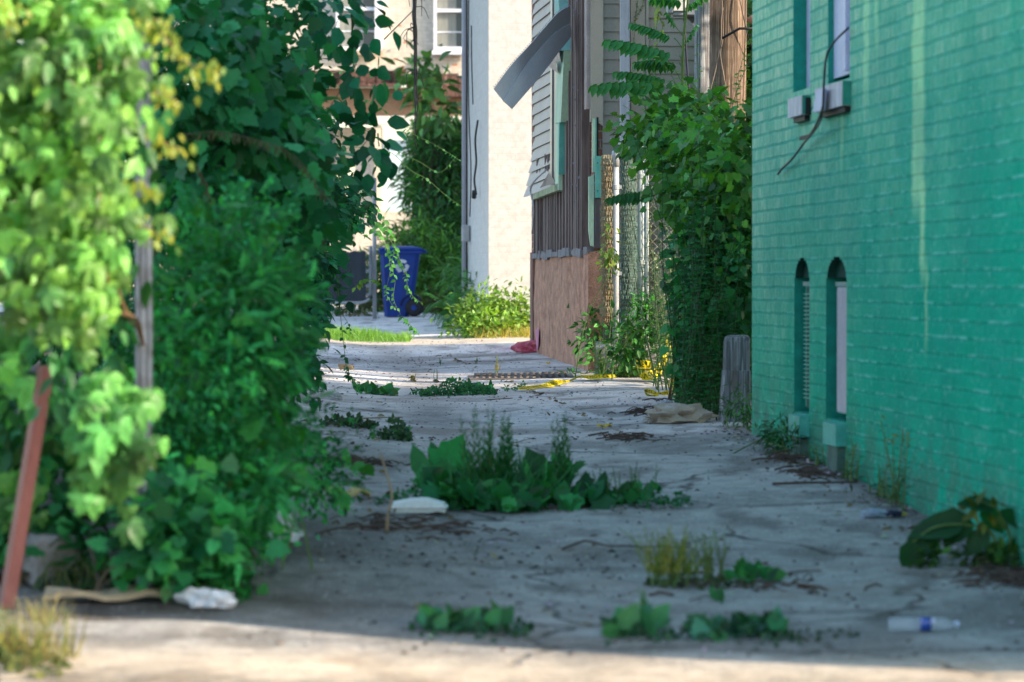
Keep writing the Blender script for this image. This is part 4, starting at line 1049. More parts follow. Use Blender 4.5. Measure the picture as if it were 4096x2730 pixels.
for sy in (-.30, .30):
    c = bxp(1658, 1232); mb2 = MB()
    mb2.loft([[(c[0] + r * math.cos(k * math.pi / 12), BY + sy + dy, c[2] + r * math.sin(k * math.pi / 12)) for k in range(24)] for r, dy in ((.09, -.035), (.125, -.03), (.13, 0), (.125, .03), (.09, .035))])
    wh = mb2.build('wheel', M_BLACK, BIN, True)
    mb3 = MB(); mb3.loft([[(c[0] + r * math.cos(k * math.pi / 6), BY + sy + dy, c[2] + r * math.sin(k * math.pi / 6)) for k in range(12)] for r, dy in ((.04, -.045), (.045, -.036))]); mb3.build('hub', M_BLUE, wh)
mb = MB(); c = bxp(1650, 1225)
mb.add([(c[0] + r * math.cos(R(a_)), BY - .305, c[2] + r * math.sin(R(a_))) for a_, r in [(t, .145) for t in range(30, 195, 15)] + [(t, .175) for t in range(180, 15, -15)]], [tuple(range(22))]); mb.build('wheel_arch', mat('dark blue arch', (.004, .015, .11)), BIN)
# three chasing arrows emblem
mb = MB(); c = bxp(1612, 1066); rE = 27 / F * BY
for k in range(3):
    a0 = R(90 + 120 * k - 48); pts_o = []; pts_i = []
    for j in range(6):
        a_ = a0 + R(76) * j / 5; pts_o.append((c[0] + rE * math.cos(a_), BY - .345, c[2] + rE * math.sin(a_))); pts_i.append((c[0] + rE * .5 * math.cos(a_), BY - .345, c[2] + rE * .5 * math.sin(a_)))
    mb.add(pts_o + pts_i[::-1], [tuple(range(12))])
    a1 = a0 + R(76); mb.add([(c[0] + rr_ * math.cos(a1 + da), BY - .3455, c[2] + rr_ * math.sin(a1 + da)) for rr_, da in ((rE * 1.2, -.02), (rE * .75, R(30)), (rE * .3, -.02))], [(0, 1, 2)])
mb.build('emblem', mat('white print', (.80, .82, .90)), BIN)

# ================================================================== left chain link gate with dark screen
GY_ = 44.0
GT = thing('chain_link_gate', 'chain link gate with rounded steel frame and dark screen left of the blue bin', 'gate', (at(1440, 1200, GY_)[0], GY_, H(at(1440, 1200, GY_)[0], GY_)))
def gt(px, py, dd=0.0): return at(px, py, GY_ + dd)
mb = MB(); mb.tube([gt(1250, 1212), gt(1440, 1212), gt(1462, 1207), gt(1476, 1196), gt(1482, 1180), gt(1482, 985)], .024, n=8); mb.build('frame', M_GALV, GT, True)
for py in (1180, 1145, 1085):
    mb = MB(); mb.box(gt(1470, py), (.05, .02, .05)); mb.build('hinge', M_GALV, GT)
mb = MB(); a, b = gt(1250, 1205, .04), gt(1464, 1002, .04)
mb.sheet([[(a[0] + (b[0] - a[0]) * i / 20, a[1] + .02 * math.sin(i * 1.3), a[2] + (b[2] - a[2]) * j / 6 - (.03 * abs(math.sin(i * .8)) if j == 6 else 0)) for i in range(21)] for j in range(7)])
mb.build('screen', mat('dark slate screen', (.05, .062, .085), (.036, .046, .066), 3, .85, .3), GT, True)
mb = MB(); pw = .05
for i in range(18):
    x = a[0] + i * pw
    mb.tube([(x + (pw / 2 if k % 2 else 0), GY_ - .01, a[2] + k * pw / 2) for k in range(31)], .0035, n=3); mb.tube([(x + (pw / 2 if k % 2 else pw), GY_ - .014, a[2] + k * pw / 2) for k in range(31)], .0035, n=3)
mb.build('wire_mesh', mat('grey wire', (.16, .18, .21)), GT)
mb = MB(); x = gt(1478, 1000)[0] + .07; mb.lathe((x, GY_ + .1, 0), [(.03, H(x, GY_) - .05), (.03, 2.7)], 10); mb.build('gate_post', M_GALV, GT, True)

# ================================================================== left side posts
p = gp(575, 2330); yq = 11.2; xq = at(575, 600, yq)[0]
PO = thing('fence_post', 'grey wooden post half covered by the sunlit vine', 'post', (xq, yq, H(xq, yq)))
mb = MB(); mb.box((xq, yq, (H(xq, yq) + 2.55) / 2), (.062, .062, 2.55 - H(xq, yq) + .1), rz=.2, bev=.006); mb.build('shaft', M_GPOST, PO)
mb = MB(); mb.box((xq, yq, 2.58), (.085, .085, .04), rz=.2); mb.build('cap', M_GPOST, PO)
mb = MB(); yr = gd(15, 2425); a = at(20, 2425, yr); a[2] = H(a[0], a[1]) - .03; b = at(185, 1465, yr - .05); ax = (b - a); ax2 = a + ax * 1.0
sx = np.array([.022, .0, 0]); sy = np.array([-.014, .034, 0])
mb.hexa([a - sx - sy, a + sx - sy, a + sx + sy, a - sx + sy], [b - sx * .95 - sy, b + sx * .95 - sy, b + sx * .95 + sy, b - sx * .95 + sy])
tag(mb.build('leaning_stake', mat('faded red paint', (.33, .12, .10), (.25, .09, .08), 8, .55, .3, 60, .003, stretch=(1, 1, .3), grime=(.46, .28, .24))), 'faded red stake leaning at the left edge below the vine', 'stake')
mb = MB(); c = gp(190, 2340); mb.box(c + np.array([0, .1, .085]), (.19, .2, .2), rz=.35, rx=.05, bev=.02); tag(mb.build('concrete_block', mat('rough grey block', (.38, .355, .36), (.26, .25, .25), 10, .95, 1, 40, .012)), 'broken grey concrete block on the ground behind the red stake', 'block')
# wooden stump
yq = 18.95; xq = at(2945, 1600, yq)[0]; zb_ = H(xq, yq); 
mb = MB(); rg = []
for (z, k, dx) in ((-.05, 1.12, -.012), (.1, 1.08, -.01), (.32, 1.0, 0), (.325, .93, 0), (.50, .93, .004), (.53, .88, .006), (.545, .62, .01)):
    hw = .087 * k; e = .012; x0, x1, y0, y1 = xq - hw + dx, xq + hw + dx, yq - hw, yq + hw
    rg.append([(x0 + e, y0, zb_ + z), (x1 - e, y0, zb_ + z), (x1, y0 + e, zb_ + z), (x1, y1 - e, zb_ + z), (x1 - e, y1, zb_ + z), (x0 + e, y1, zb_ + z), (x0, y1 - e, zb_ + z), (x0, y0 + e, zb_ + z)])
mb.loft(rg); tag(mb.build('wooden_stump', M_GPOST), 'short weathered grey wooden post stump at the corner of the green wall', 'stump')

# ================================================================== drain grate
c = np.array([at(2080, 1500, 25.2)[0], 25.35]); t = thing('drain_grate', 'iron storm drain grate set in the concrete across the alley', 'grate', (c[0], c[1], H(*c) + .004))
M_IRON = mat('rusty iron', (.22, .195, .19), (.12, .105, .10), 9, .7, .6, 50, .004)
mb = MB()
for k, (sx_, sy_, lx, ly) in enumerate(((-.42, 0, .05, .95), (.42, 0, .05, .95), (0, -.45, .79, .05), (0, .45, .79, .05))):
    x, y = c[0] + sx_, c[1] + sy_; mb.box((x, y, H(x, y) + .001), (lx, ly, .02))
fr = mb.build('frame', M_IRON, t)
mb = MB()
for i in range(15):
    for j in range(13):
        x = c[0] - .37 + i * .053; y = c[1] - .39 + j * .065; mb.box((x, y, H(x, y) + .008 + .007 * math.sin(i * 2.2 + j * 1.7)), (.030, .04, .012), rz=(.6 if (i + j) % 2 else -.6))
mb.build('bar', M_IRON, t)
mb = MB(); g = [[(c[0] + .4 * (i / 2 - 1), c[1] + .43 * (j / 2 - 1), H(c[0] + .4 * (i / 2 - 1), c[1] + .43 * (j / 2 - 1)) + .0045) for i in range(5)] for j in range(5)]; mb.sheet(g); mb.build('pit', M_DARK, t)

# ================================================================== caution tape
M_TAPE = mat('yellow plastic tape', (.80, .66, .015), (.74, .58, .012), 8, .32, .15, 40, .004, spec=.5)
M_INK = mat('black tape print', (.014, .013, .012), (.01, .01, .01), 5, .5, .1)
fc = bpy.data.curves.new('letters', 'FONT'); fc.body = 'POLICE LINE DO NOT CROSS   '; fc.size = 1.0; fc.resolution_u = 3; fc.space_character = 1.05
fo = bpy.data.objects.new('letters', fc); COL.objects.link(fo)
dg = bpy.context.evaluated_depsgraph_get(); dg.update()
fm = bpy.data.meshes.new_from_object(fo.evaluated_get(dg))
LV = np.array([v.co[:] for v in fm.vertices]); LF = [tuple(p.vertices) for p in fm.polygons]
bpy.data.objects.remove(fo); bpy.data.curves.remove(fc); bpy.data.meshes.remove(fm)
LW = LV[:, 0].max() + .7; LH0, LH1 = LV[:, 1].min(), LV[:, 1].max()
def tape(edges, label, start=0.0, wid=.075, flip=False):
    """edges: list of (top point, bottom point)"""
    up_ = np.array([0, 0, .022])
    T = path_smooth([e[0] + up_ for e in edges], 8); B = path_smooth([e[1] + up_ for e in edges], 8); n = len(T)
    mid = [(T[i] + B[i]) / 2 for i in range(n)]
    L = np.concatenate([[0], np.cumsum([np.linalg.norm(mid[i + 1] - mid[i]) for i in range(n - 1)])])
    root = thing('caution_tape', label, 'tape', mid[0])
    mb = MB(); mb.sheet([[T[i] * (1 - j / 2) + B[i] * j / 2 for j in range(3)] for i in range(n)]); rb = mb.build('ribbon', M_TAPE, root, True)
    def P(s, t):
        i = min(max(int(np.searchsorted(L, s) - 1), 0), n - 2); f = (s - L[i]) / max(1e-6, L[i + 1] - L[i])
        a = T[i] + (T[i + 1] - T[i]) * f; b = B[i] + (B[i + 1] - B[i]) * f
        nr = np.cross(T[i + 1] - T[i], B[i] - T[i]); nr = nr / (np.linalg.norm(nr) + 1e-9)
        if nr @ (CAM - a) < 0: nr = -nr
        return b + (a - b) * t + nr * .0022
    sc = .05
    V = []; Fs = []
    s0 = -start
    while s0 < L[-1]:
        xs_ = s0 + LV[:, 0] * sc; ts = .2 + .62 * (LV[:, 1] - LH0) / (LH1 - LH0)
        k = len(V); ok = (xs_ > 0) & (xs_ < L[-1])
        V += [tuple(P(min(max(x, 0), L[-1]), t)) for x, t in zip(xs_, ts)]
        Fs += [tuple(k + i for i in f) for f in LF if all(ok[i] for i in f)]
        s0 += LW * sc
    if Fs:
        used = sorted({i for f in Fs for i in f}); mp = {u: i for i, u in enumerate(used)}
        m = MB(); m.add([V[u] for u in used], [tuple(mp[i] for i in f) for f in Fs]); m.build('lettering', M_INK, rb)
    return root
def E(px0, py0, px1, py1, d0, d1=None): return at(px0, py0, d0), at(px1, py1, d1 if d1 else d0)
d1 = gd(2074, 1571); d2 = gd(2240, 1545); d3 = gd(2330, 1525); d4 = gd(2420, 1520); d5 = gd(2530, 1503)
tape([E(2070, 1564, 2076, 1572, d1 + .02, d1), E(2100, 1557, 2108, 1570, d1 + .3, d1 + .15), E(2165, 1549, 2176, 1563, d2 - .1, d2 - .25), E(2210, 1532, 2222, 1556, d2 + .05, d2 - .05), E(2245, 1531, 2250, 1546, d2 + .3, d2 + .2), E(2275, 1532, 2279, 1539, d3 - .2), E(2318, 1514, 2324, 1520, d3), E(2345, 1512, 2352, 1528, d4, d4 - .05), E(2395, 1510, 2400, 1527, d4 + .1, d4), E(2440, 1511, 2445, 1522, d4 + .15), E(2490, 1507, 2494, 1515, d5 - .05), E(2512, 1497, 2520, 1510, d5), E(2532, 1476, 2546, 1506, d5 + .02, d5), E(2540, 1452, 2557, 1490, d5 + .03, d5 + .02)], 'long twisted streamer of yellow police tape lying across the alley concrete', .15, flip=True)
d5 -= .45
tape([E(2544, 1452, 2550, 1486, d5 - .02), E(2575, 1451, 2578, 1487, d5 - .04), E(2606, 1452, 2602, 1489, d5 - .03)], 'short flag of yellow police tape standing upright in the weeds', .83)
dd = gd(2600, 1532) - .5
tape([E(2668, 1360, 2690, 1366, dd + .35), E(2664, 1395, 2682, 1405, dd + .3), E(2650, 1440, 2668, 1452, dd + .25), E(2632, 1472, 2650, 1492, dd + .2), E(2610, 1492, 2640, 1520, dd + .1), E(2582, 1496, 2610, 1532, dd + .02), E(2557, 1515, 2570, 1532, dd)], 'strip of yellow police tape hanging down from the vines into a crumpled bend', .6)
dd = gd(2650, 1596)
tape([E(2690, 1415, 2706, 1415, dd + .5), E(2688, 1470, 2704, 1470, dd + .4), E(2680, 1530, 2700, 1532, dd + .3), E(2676, 1560, 2712, 1572, dd + .12), E(2690, 1573, 2716, 1586, dd + .06), E(2660, 1577, 2664, 1594, dd + .02), E(2634, 1583, 2636, 1591, dd), E(2610, 1572, 2612, 1590, dd), E(2588, 1567, 2580, 1584, dd + .03), E(2576, 1576, 2590, 1598, dd), E(2600, 1592, 2622, 1599, dd - .03), E(2630, 1588, 2636, 1596, dd - .02)], 'looped end of yellow police tape lying at the foot of the dark weeds', .2)

# ================================================================== litter
def crumple(name, c, size, seed, m, label, cat, flat=.5, n=4, amp=.6, lay=1.0, fold=5.0):
    rr = np.random.default_rng(seed)
    import bmesh
    bm = bmesh.new(); bmesh.ops.create_icosphere(bm, subdivisions=n, radius=.5)
    V = np.array([v.co[:] for v in bm.verts]); Fs = [tuple(v.index for v in f.verts) for f in bm.faces]; bm.free()
    k = rr.normal(size=(7, 3)) * fold; ph = rr.uniform(0, 6.3, 7)
    dsp = sum(np.abs(np.sin(V @ k[i] * (1 + .4 * i) + ph[i])) / (1 + .5 * i) for i in range(7)) / 3.0
    V = V * (1 - amp + amp * 1.6 * dsp[:, None]); V = V + .07 * np.sign(np.sin(V @ k[5] * 2.5 + 1)[:, None]) * np.abs(np.sin(V @ k[6] * 2 + 2))[:, None] * nrmz(V)
    V = V * np.array(size) ; V[:, 2] = np.maximum(V[:, 2], -size[2] * .28) + size[2] * .28
    a = rr.uniform(-.5, .5); ca_, sa_ = math.cos(a), math.sin(a)
    V = np.stack([V[:, 0] * ca_ - V[:, 1] * sa_, V[:, 0] * sa_ + V[:, 1] * ca_, V[:, 2]], 1) + np.array(c)
    mb = MB(); mb.add(V, Fs); return tag(mb.build(name, m), label, cat)
M_BAG = mat('white plastic film', (.78, .79, .84), (.66, .67, .73), 8, .4, .3, 40, .006)
M_PINK = mat('pink plastic film', (.66, .17, .22), (.52, .10, .15), 9, .35, .3, 40, .005)
def gsz(px, py, wpx): return wpx / F * gd(px, py)
def litter(name, px, py, wpx, hpx, seed, m, label, cat, depth=1.0, **kw):
    c = gp(px, py); s = c[1] / F
    return crumple(name, c, (wpx * s * 1.1, wpx * s * depth, hpx * s * 1.5), seed, m, label, cat, **kw)
litter('plastic_bag', 835, 2428, 205, 58, 1, M_BAG, 'crumpled white plastic bag on the ground nearest the sunlit pavement', 'bag', .5)
litter('plastic_bag', 1125, 2165, 115, 85, 2, M_BAG, 'white plastic bag tucked under the edge of the green bush', 'bag', .6)
litter('paper_scrap', 1190, 2146, 46, 22, 3, M_BAG, 'small white scrap on the ground right of the bag under bush', 'scrap', .7)
litter('plastic_bag', 1340, 1600, 44, 22, 8, mat('clear film', (.52, .52, .54), (.42, .42, .44), 9, .35), 'clear crumpled film beside the purple marker', 'bag', .5, amp=.6)
litter('plastic_bag', 2125, 1411, 112, 36, 5, M_PINK, 'bright pink plastic bag lying below the peach foundation', 'bag', .6, amp=.8, n=3, fold=3.0)
M_KRAFT = mat('crumpled brown paper', (.50, .41, .33), (.40, .32, .25), 9, .85, .4, 50, .005, grime=(.55, .57, .62))
litter('crumpled_paper', 2715, 1690, 200, 56, 6, M_KRAFT, 'large crumpled brown paper wad at the foot of the weeds', 'paper', .6, amp=.8, n=3, fold=3.2)
litter('crumpled_paper', 2612, 1692, 60, 20, 7, mat('pale paper', (.60, .58, .55), (.45, .43, .40)), 'pale torn paper left of the brown paper wad', 'paper', .7, amp=.6)
litter('crumpled_paper', 2665, 1650, 70, 36, 14, mat('whitish paper', (.58, .58, .60), (.36, .42, .50), 12), 'whitish paper fold on top of the brown paper wad', 'paper', .6, amp=.6, n=4, fold=5)
litter('wrapper', 3500, 2068, 90, 26, 9, mat('pale blue foil', (.50, .55, .64), (.30, .36, .48), 20, .3), 'crushed pale blue foil wrapper near the green wall', 'wrapper', .5)
litter('wrapper', 3570, 2066, 60, 20, 10, mat('dark navy wrapper', (.03, .04, .08)), 'dark crushed wrapper right of the pale blue foil', 'wrapper', .6)
litter('leaf_scrap', 3608, 2064, 36, 12, 11, mat('yellow scrap', (.55, .48, .12)), 'small yellow scrap beside the dark wrapper', 'scrap', .6)
# styrofoam tray
c = gp(1676, 2048); s = c[1] / F; wt = 232 * s
mb = MB(); rg = []
for (z, k, kd) in ((0, .93, .9), (.022, .97, .95), (.0225, 1.0, 1.0), (.028, 1.0, 1.0), (.0285, .96, .95), (.046, .93, .90), (.054, .88, .84), (.052, .5, .45)):
    hx, hy = wt / 2 * k, .085 * kd; e = .012
    rg.append([c + np.array([x_, y_, z + ((.010 * math.sin(x_ * 19 + 1.3) - .008 * (x_ > .05)) if z > .03 else 0)]) for x_, y_ in ((-hx + e, -hy), (-hx * .3, -hy), (hx * .3, -hy), (hx - e, -hy), (hx, -hy + e), (hx, hy - e), (hx - e, hy), (hx * .3, hy), (-hx * .3, hy), (-hx + e, hy), (-hx, hy - e), (-hx, -hy + e))])
mb.loft(rg); tag(mb.build('foam_tray', mat('white foam', (.80, .82, .80), (.72, .75, .73), 5, .6, .2)), 'white foam food container lying left of the weed clump', 'container')
# clear bottle with blue label
c = gp(3755, 2528); s = c[1] / F; L_ = 285 * s; x0 = at(3555, 2500, c[1])[0]; r = 29 * s
BT = thing('plastic_bottle', 'clear plastic bottle with white and blue label lying on the near concrete', 'bottle', (x0, c[1], H(x0, c[1])))
t = NT('clear plastic'); M_PET = t.done(t.bsdf((.55, .66, .76), .1, None, 0, .5, Alpha=.26, **{'IOR': 1.4}))
def lathx(mb, prof, n=16):
    hz = H(x0 + L_ / 2, c[1]) + r + .002
    mb.loft([[np.array([x0 + x * L_, c[1] + rr_ * r * math.cos(2 * math.pi * k / n), hz + rr_ * r * math.sin(2 * math.pi * k / n)]) for k in range(n)] for x, rr_ in prof])
mb = MB(); lathx(mb, [(0, .5), (.015, .9), (.05, 1), (.2, .96), (.25, 1), (.42, .98), (.45, .93), (.6, .93), (.64, 1), (.78, .95), (.85, .7), (.9, .42), (.94, .36)]); mb.build('body', M_PET, BT, True)
mb = MB(); lathx(mb, [(.455, .955), (.6, .955)]); lb = mb.build('label', mat('blue label', (.02, .09, .42), (.015, .06, .32), 8, .3), BT, True)
mb = MB(); hz = H(x0 + L_ / 2, c[1]) + r
mb.sheet([[np.array([x0 + (.45 + .2 * i / 4) * L_, c[1] - 1.0 * r * math.cos(a_), hz + 1.0 * r * math.sin(a_)]) for i in range(5)] for a_ in (R(22), R(45), R(70), R(95))]); mb.build('label_band', mat('lilac label', (.66, .62, .85)), lb)
mb = MB(); lathx(mb, [(.94, .40), (.945, .46), (.995, .46), (1.0, .40)]); mb.build('cap', mat('pale cap', (.50, .62, .82), (.45, .56, .76), 4, .4), BT, True)
# purple marker, yellow scrap, strip of cardboard, wood bits
c = gp(1262, 1614); s = c[1] / F
MK = thing('marker', 'purple plastic marker lying near the left bush', 'marker', c)
mb = MB(); mb.tube([c + np.array([-27 * s, 0, .012]), c + np.array([17 * s, .01, .012])], .009, n=8); mb.build('barrel', mat('purple plastic', (.30, .14, .40), (.24, .1, .33), 5, .35), MK, True)
mb = MB(); mb.tube([c + np.array([17.5 * s, .01, .012]), c + np.array([30 * s, .012, .012])], .005, n=8); mb.build('tip', mat('light purple plastic', (.42, .22, .5)), MK, True)
def scrap(name, px, py, wpx, dpt, m, label, cat, rz=0.0, th=.006, bend=.01):
    c = gp(px, py); s = c[1] / F; hw = wpx * s / 2
    mb = MB(); g = []
    for i in range(7):
        x = -hw + 2 * hw * i / 6; row = []
        for j in (-.5, 0, .5):
            X, Y = x * math.cos(rz) - j * dpt * math.sin(rz), x * math.sin(rz) + j * dpt * math.cos(rz)
            row.append((c[0] + X, c[1] + Y, H(c[0] + X, c[1] + Y) + th + bend * math.sin(i * 1.7 + j * 2.1) + bend))
        g.append(row)
    mb.sheet(g); low = [[(p[0], p[1], p[2] - th) for p in r] for r in g]; mb.sheet(low)
    for e0, e1 in ((g[0], low[0]), (g[-1], low[-1]), ([r[0] for r in g], [r[0] for r in low]), ([r[-1] for r in g], [r[-1] for r in low])): mb.sheet([e0, e1])
    return tag(mb.build(name, m), label, cat)
scrap('yellow_scrap', 2418, 1712, 58, .03, mat('yellow plastic scrap', (.75, .50, .03)), 'small flat yellow scrap alone on the concrete', 'scrap')
M_CARD = mat('tan cardboard', (.50, .40, .27), (.38, .30, .20), 9, .85, .4, 50, .004)
scrap('cardboard_strip', 430, 2400, 500, .12, M_CARD, 'long tan cardboard strip on the ground below the vine', 'cardboard', .03, .02, .012)
scrap('dry_husk', 1390, 1990, 180, .05, mat('straw husk', (.48, .40, .16), (.36, .28, .12), 9), 'straw coloured dry husk under the right edge of the bush', 'husk', .12, .012, .02)
scrap('yellow_scrap', 2192, 1458, 17, .03, mat('orange yellow scrap', (.70, .45, .05)), 'tiny orange scrap on the far concrete near the pink bag', 'scrap')
scrap('teal_scrap', 2284, 1578, 14, .02, mat('teal scrap', (.02, .36, .36)), 'tiny teal scrap on the concrete below the tape', 'scrap', .3, .004, .002)
# broken clay pipe half
c = gp(1385, 1478); s = c[1] / F
mb = MB(); outer = []; 
for x, rk in ((-28, 1.0), (-8, 1.0), (2, .96), (26, .9)):
    outer.append([c + np.array([x * s + .01 * math.sin(7 * k), .07 * math.cos(R(k * 18)) , 22 * s * rk * math.sin(R(k * 18)) * (1 if x < 20 else .8)]) for k in range(11)])
mb.loft(outer, False, True, close=False); tag(mb.build('broken_pipe', mat('brown clay pipe', (.17, .14, .085), (.10, .08, .05), 12, .8, .8, 40, .01)), 'half of a broken brown clay pipe lying on the far concrete', 'pipe')
# twigs
M_TWIG = mat('dead twig', (.13, .085, .065), (.075, .05, .04), 9, .9, .5)
M_STRAW = mat('pale straw stem', (.42, .31, .20), (.32, .22, .14), 9, .8, .4)
def twig(pts, r, label, m=M_TWIG, r1=None, name='twig'):
    mb = MB(); mb.tube(path_smooth(pts, 5), r, r1 or r * .6, n=5); return tag(mb.build(name, m, smooth=True), label, 'twig')
twig([gp(2270, 1660 - 180, .01), gp(2330, 1499, .012), gp(2400, 1488, .014), gp(2460, 1482, .012)], .006, 'thin dark twig on the sunlit strip beside the drain grate')
twig([gp(2250, 2204, .008), gp(2300, 2196, .02), gp(2345, 2192, .03), gp(2420, 2196, .015), gp(2520, 2205, .02), gp(2760, 2200, .012)], .006, 'long bent dead twig lying behind the yellow tuft')
twig([gp(3090, 1946, .012), gp(3200, 1944, .014), gp(3330, 1940, .012), gp(3430, 1938, .012)], .008, 'straight brown stick lying near the green wall')
twig([gp(1950, 1606, .01), gp(2000, 1603, .012), gp(2050, 1600, .012)], .005, 'short straight brown stick right of the clover patch')
twig([gp(1440, 1682, .012), gp(1520, 1680, .014), gp(1610, 1678, .012)], .006, 'pale straight reed lying left of the small dark weed', M_STRAW)
c = gp(1548, 2130); twig([c, at(1552, 2060, c[1]), at(1568, 1985, c[1] + .05), at(1545, 1890, c[1] + .1), at(1520, 1810, c[1] + .12)], .009, 'pale bent dry stem standing in front of foam tray', M_STRAW, .004)
# ================================================================== vegetation
L_SUN = leafmat('vine leaf', .42, .42)
L_GEN = leafmat('leaf', .36, .5)
L_DRK = leafmat('dark leaf', .30, .5, (1.1, 1.15, .45))
M_BARK = mat('bark', (.15, .115, .085), (.09, .07, .05), 12, .9, .6, 40, .006)
M_GSTEM = mat('green stem', (.14, .24, .07), (.10, .17, .05), 9, .7, .2)
M_DSTEM = mat('dark green stem', (.045, .10, .035), (.03, .07, .03), 9, .8, .2)
M_RSTEM = mat('reddish stem', (.30, .18, .10), (.2, .11, .06), 9, .7, .2)
def BL(px, py, d, rx, ry, rd, wt=None):
    c = at(px, py, d); r = np.array([rx / F * d, rd, ry / F * d]); return (c, r, wt or rx * ry)
def ground_keep(pos): return pos[:, 2] > hgt(pos[:, 0], pos[:, 1]) + .01
def plant(name, label, cat, loc, group=None): return thing(name, label, cat, loc, group)
G_MID, G_TEAL, G_DARK, G_LIT, G_YEL, G_OLIVE = (.070, .23, .060), (.030, .19, .085), (.018, .12, .055), (.19, .44, .10), (.34, .42, .07), (.13, .25, .045)

# --- A. sunlit woodbine vine on the left post
rng = np.random.default_rng(11)
A = plant('woodbine_vine', 'sunlit bright green vine with drooping leaves covering the left edge of the picture', 'vine', (-1.45, 9.9, H(-1.45, 9.9)))
fo = Fol()
blobs = [BL(90, 120, 9.7, 300, 330, .35), BL(320, 330, 9.6, 215, 420, .3), BL(100, 700, 9.7, 280, 420, .35), BL(340, 850, 9.6, 180, 330, .28), BL(180, 1120, 9.6, 250, 200, .28), BL(450, 90, 9.6, 150, 190, .25)]
pos, out, cf = cloud(rng, blobs, 820, 120, .05, .35)
n = len(pos)
ax = np.array([0, -.2, -1.0]) + rngv(rng, n) * .55 + out * .3; nm = np.array([.35, -1.0, .5]) + rngv(rng, n) * .55
fo.put(T_PAL, pos, ax, nm, rng.uniform(.05, .125, n), tint(rng, G_LIT, np.clip(cf, .4, 1.6), n, .3, .12))
pos, out, cf = cloud(rng, blobs, 420, 110, .055, .3)
n = len(pos); fo.put(T_OV, pos, np.array([0, 0, -1.0]) + rngv(rng, n) * .6, np.array([.4, -1, .4]) + rngv(rng, n) * .6, rng.uniform(.035, .09, n), tint(rng, G_LIT, cf, n, .3, .2))
# lower hanging cluster, bigger leaves, base colour darkened for partial shade
blobs2 = [BL(500, 1690, 9.55, 110, 200, .15), BL(380, 1640, 9.6, 130, 160, .2), BL(400, 1880, 9.6, 130, 120, .15), BL(60, 1400, 10.9, 180, 150, .2), BL(60, 1950, 11.0, 120, 100, .15)]
pos, out, cf = cloud(rng, blobs2, 84, 40, .045, .3)
n = len(pos); fo.put(T_PAL, pos, np.array([.2, -.2, -1.0]) + rngv(rng, n) * .45, np.array([.4, -1, .6]) + rngv(rng, n) * .4, rng.uniform(.08, .15, n), tint(rng, (.09, .29, .08), cf, n, .3, .1))
# inner leaves coloured darker for the shade between outer ones
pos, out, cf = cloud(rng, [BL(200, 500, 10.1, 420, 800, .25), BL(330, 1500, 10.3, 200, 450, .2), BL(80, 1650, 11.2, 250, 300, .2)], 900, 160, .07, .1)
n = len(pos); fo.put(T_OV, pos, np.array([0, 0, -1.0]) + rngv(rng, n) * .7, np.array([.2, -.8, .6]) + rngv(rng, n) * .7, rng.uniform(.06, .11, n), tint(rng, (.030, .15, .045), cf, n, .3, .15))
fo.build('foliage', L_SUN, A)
xq_ = float(at(575, 600, 11.2)[0])
# yellow young tips
fo = Fol(); stem = MB()
for pts in ([(560, 60), (640, 130), (700, 200), (760, 260), (830, 270), (880, 300)], [(590, 500), (640, 560), (700, 590), (750, 620)], [(610, 370), (670, 380), (715, 425)], [(540, 730), (580, 745), (612, 775)], [(560, 880), (600, 920), (640, 950)], [(540, 40), (620, 80), (690, 120)], [(20, 30), (40, 60), (60, 90)]):
    d = rng.uniform(9.4, 9.8); P = path_smooth([at(a, b, d) for a, b in pts], 6); stem.tube(P, .003, .0015, 5)
    for p in P:
        k = 2; fo.put(T_OV, p + rng.normal(size=(k, 3)) * .02, np.array([0, 0, -1.0]) + rngv(rng, k) * .6, np.array([.4, -1, .3]) + rngv(rng, k) * .5, rng.uniform(0.02, .04, k), tint(rng, G_YEL, np.ones(k), k, .2, .2))
fo.build('young_leaves', L_SUN, A)
for i in range(4):
    x0 = rng.uniform(250, 560); d = rng.uniform(9.7, 10.1)
    stem.tube(path_smooth([np.array([xq_, 11.25, H(xq_, 11.25) + .01]), np.array([xq_, 11.2, .9])] + [at(x0 + rng.uniform(-60, 60), y, d + rng.uniform(-.05, .05)) for y in (1200, 700, 200, -150)], 5), .006, .003, 5)
stem.build('stem', M_RSTEM, A, True)

# --- E. feathery green bush in front of the dark trees
def bush(name, label, cat, seed, blobs, n, nc, cr, tm, size, base, lm, stems=14, droop=.2, group=None, upn=.8, extra=None, colv=.25, hue=.12, sb=M_BARK, shell=.55, root=None):
    rng = np.random.default_rng(seed)
    cx = np.mean([b[0] for b in blobs], 0)
    t = plant(name, label, cat, (cx[0], cx[1], H(cx[0], cx[1])), group)
    fo = Fol(); pos, out, cf = cloud(rng, blobs, n, nc, cr, shell, ground_keep)
    leaves_on(fo, rng, tm, pos, out, cf, size, base, droop, upn, .3, hue, colv)
    if extra: extra(fo, rng)
    fo.build('foliage', lm, t)
    st = MB()
    for i in range(stems):
        b = blobs[rng.integers(0, len(blobs))]
        e = b[0] + rngv(rng, 1)[0] * b[1] * .7
        rt = cx if root is None else root; r0 = np.array([rt[0] + rng.normal() * .15, rt[1] + rng.normal() * .2, 0]); r0[2] = H(r0[0], r0[1]) - .03
        m1 = r0 + (e - r0) * .45 + np.array([0, 0, .12]) * np.linalg.norm(e - r0) * .5 + rng.normal(size=3) * .04
        st.tube(path_smooth([r0, m1, e], 6), min(.011, size * .06 + .003), .002, 5)
    st.build('stem', sb, t, True)
    return t
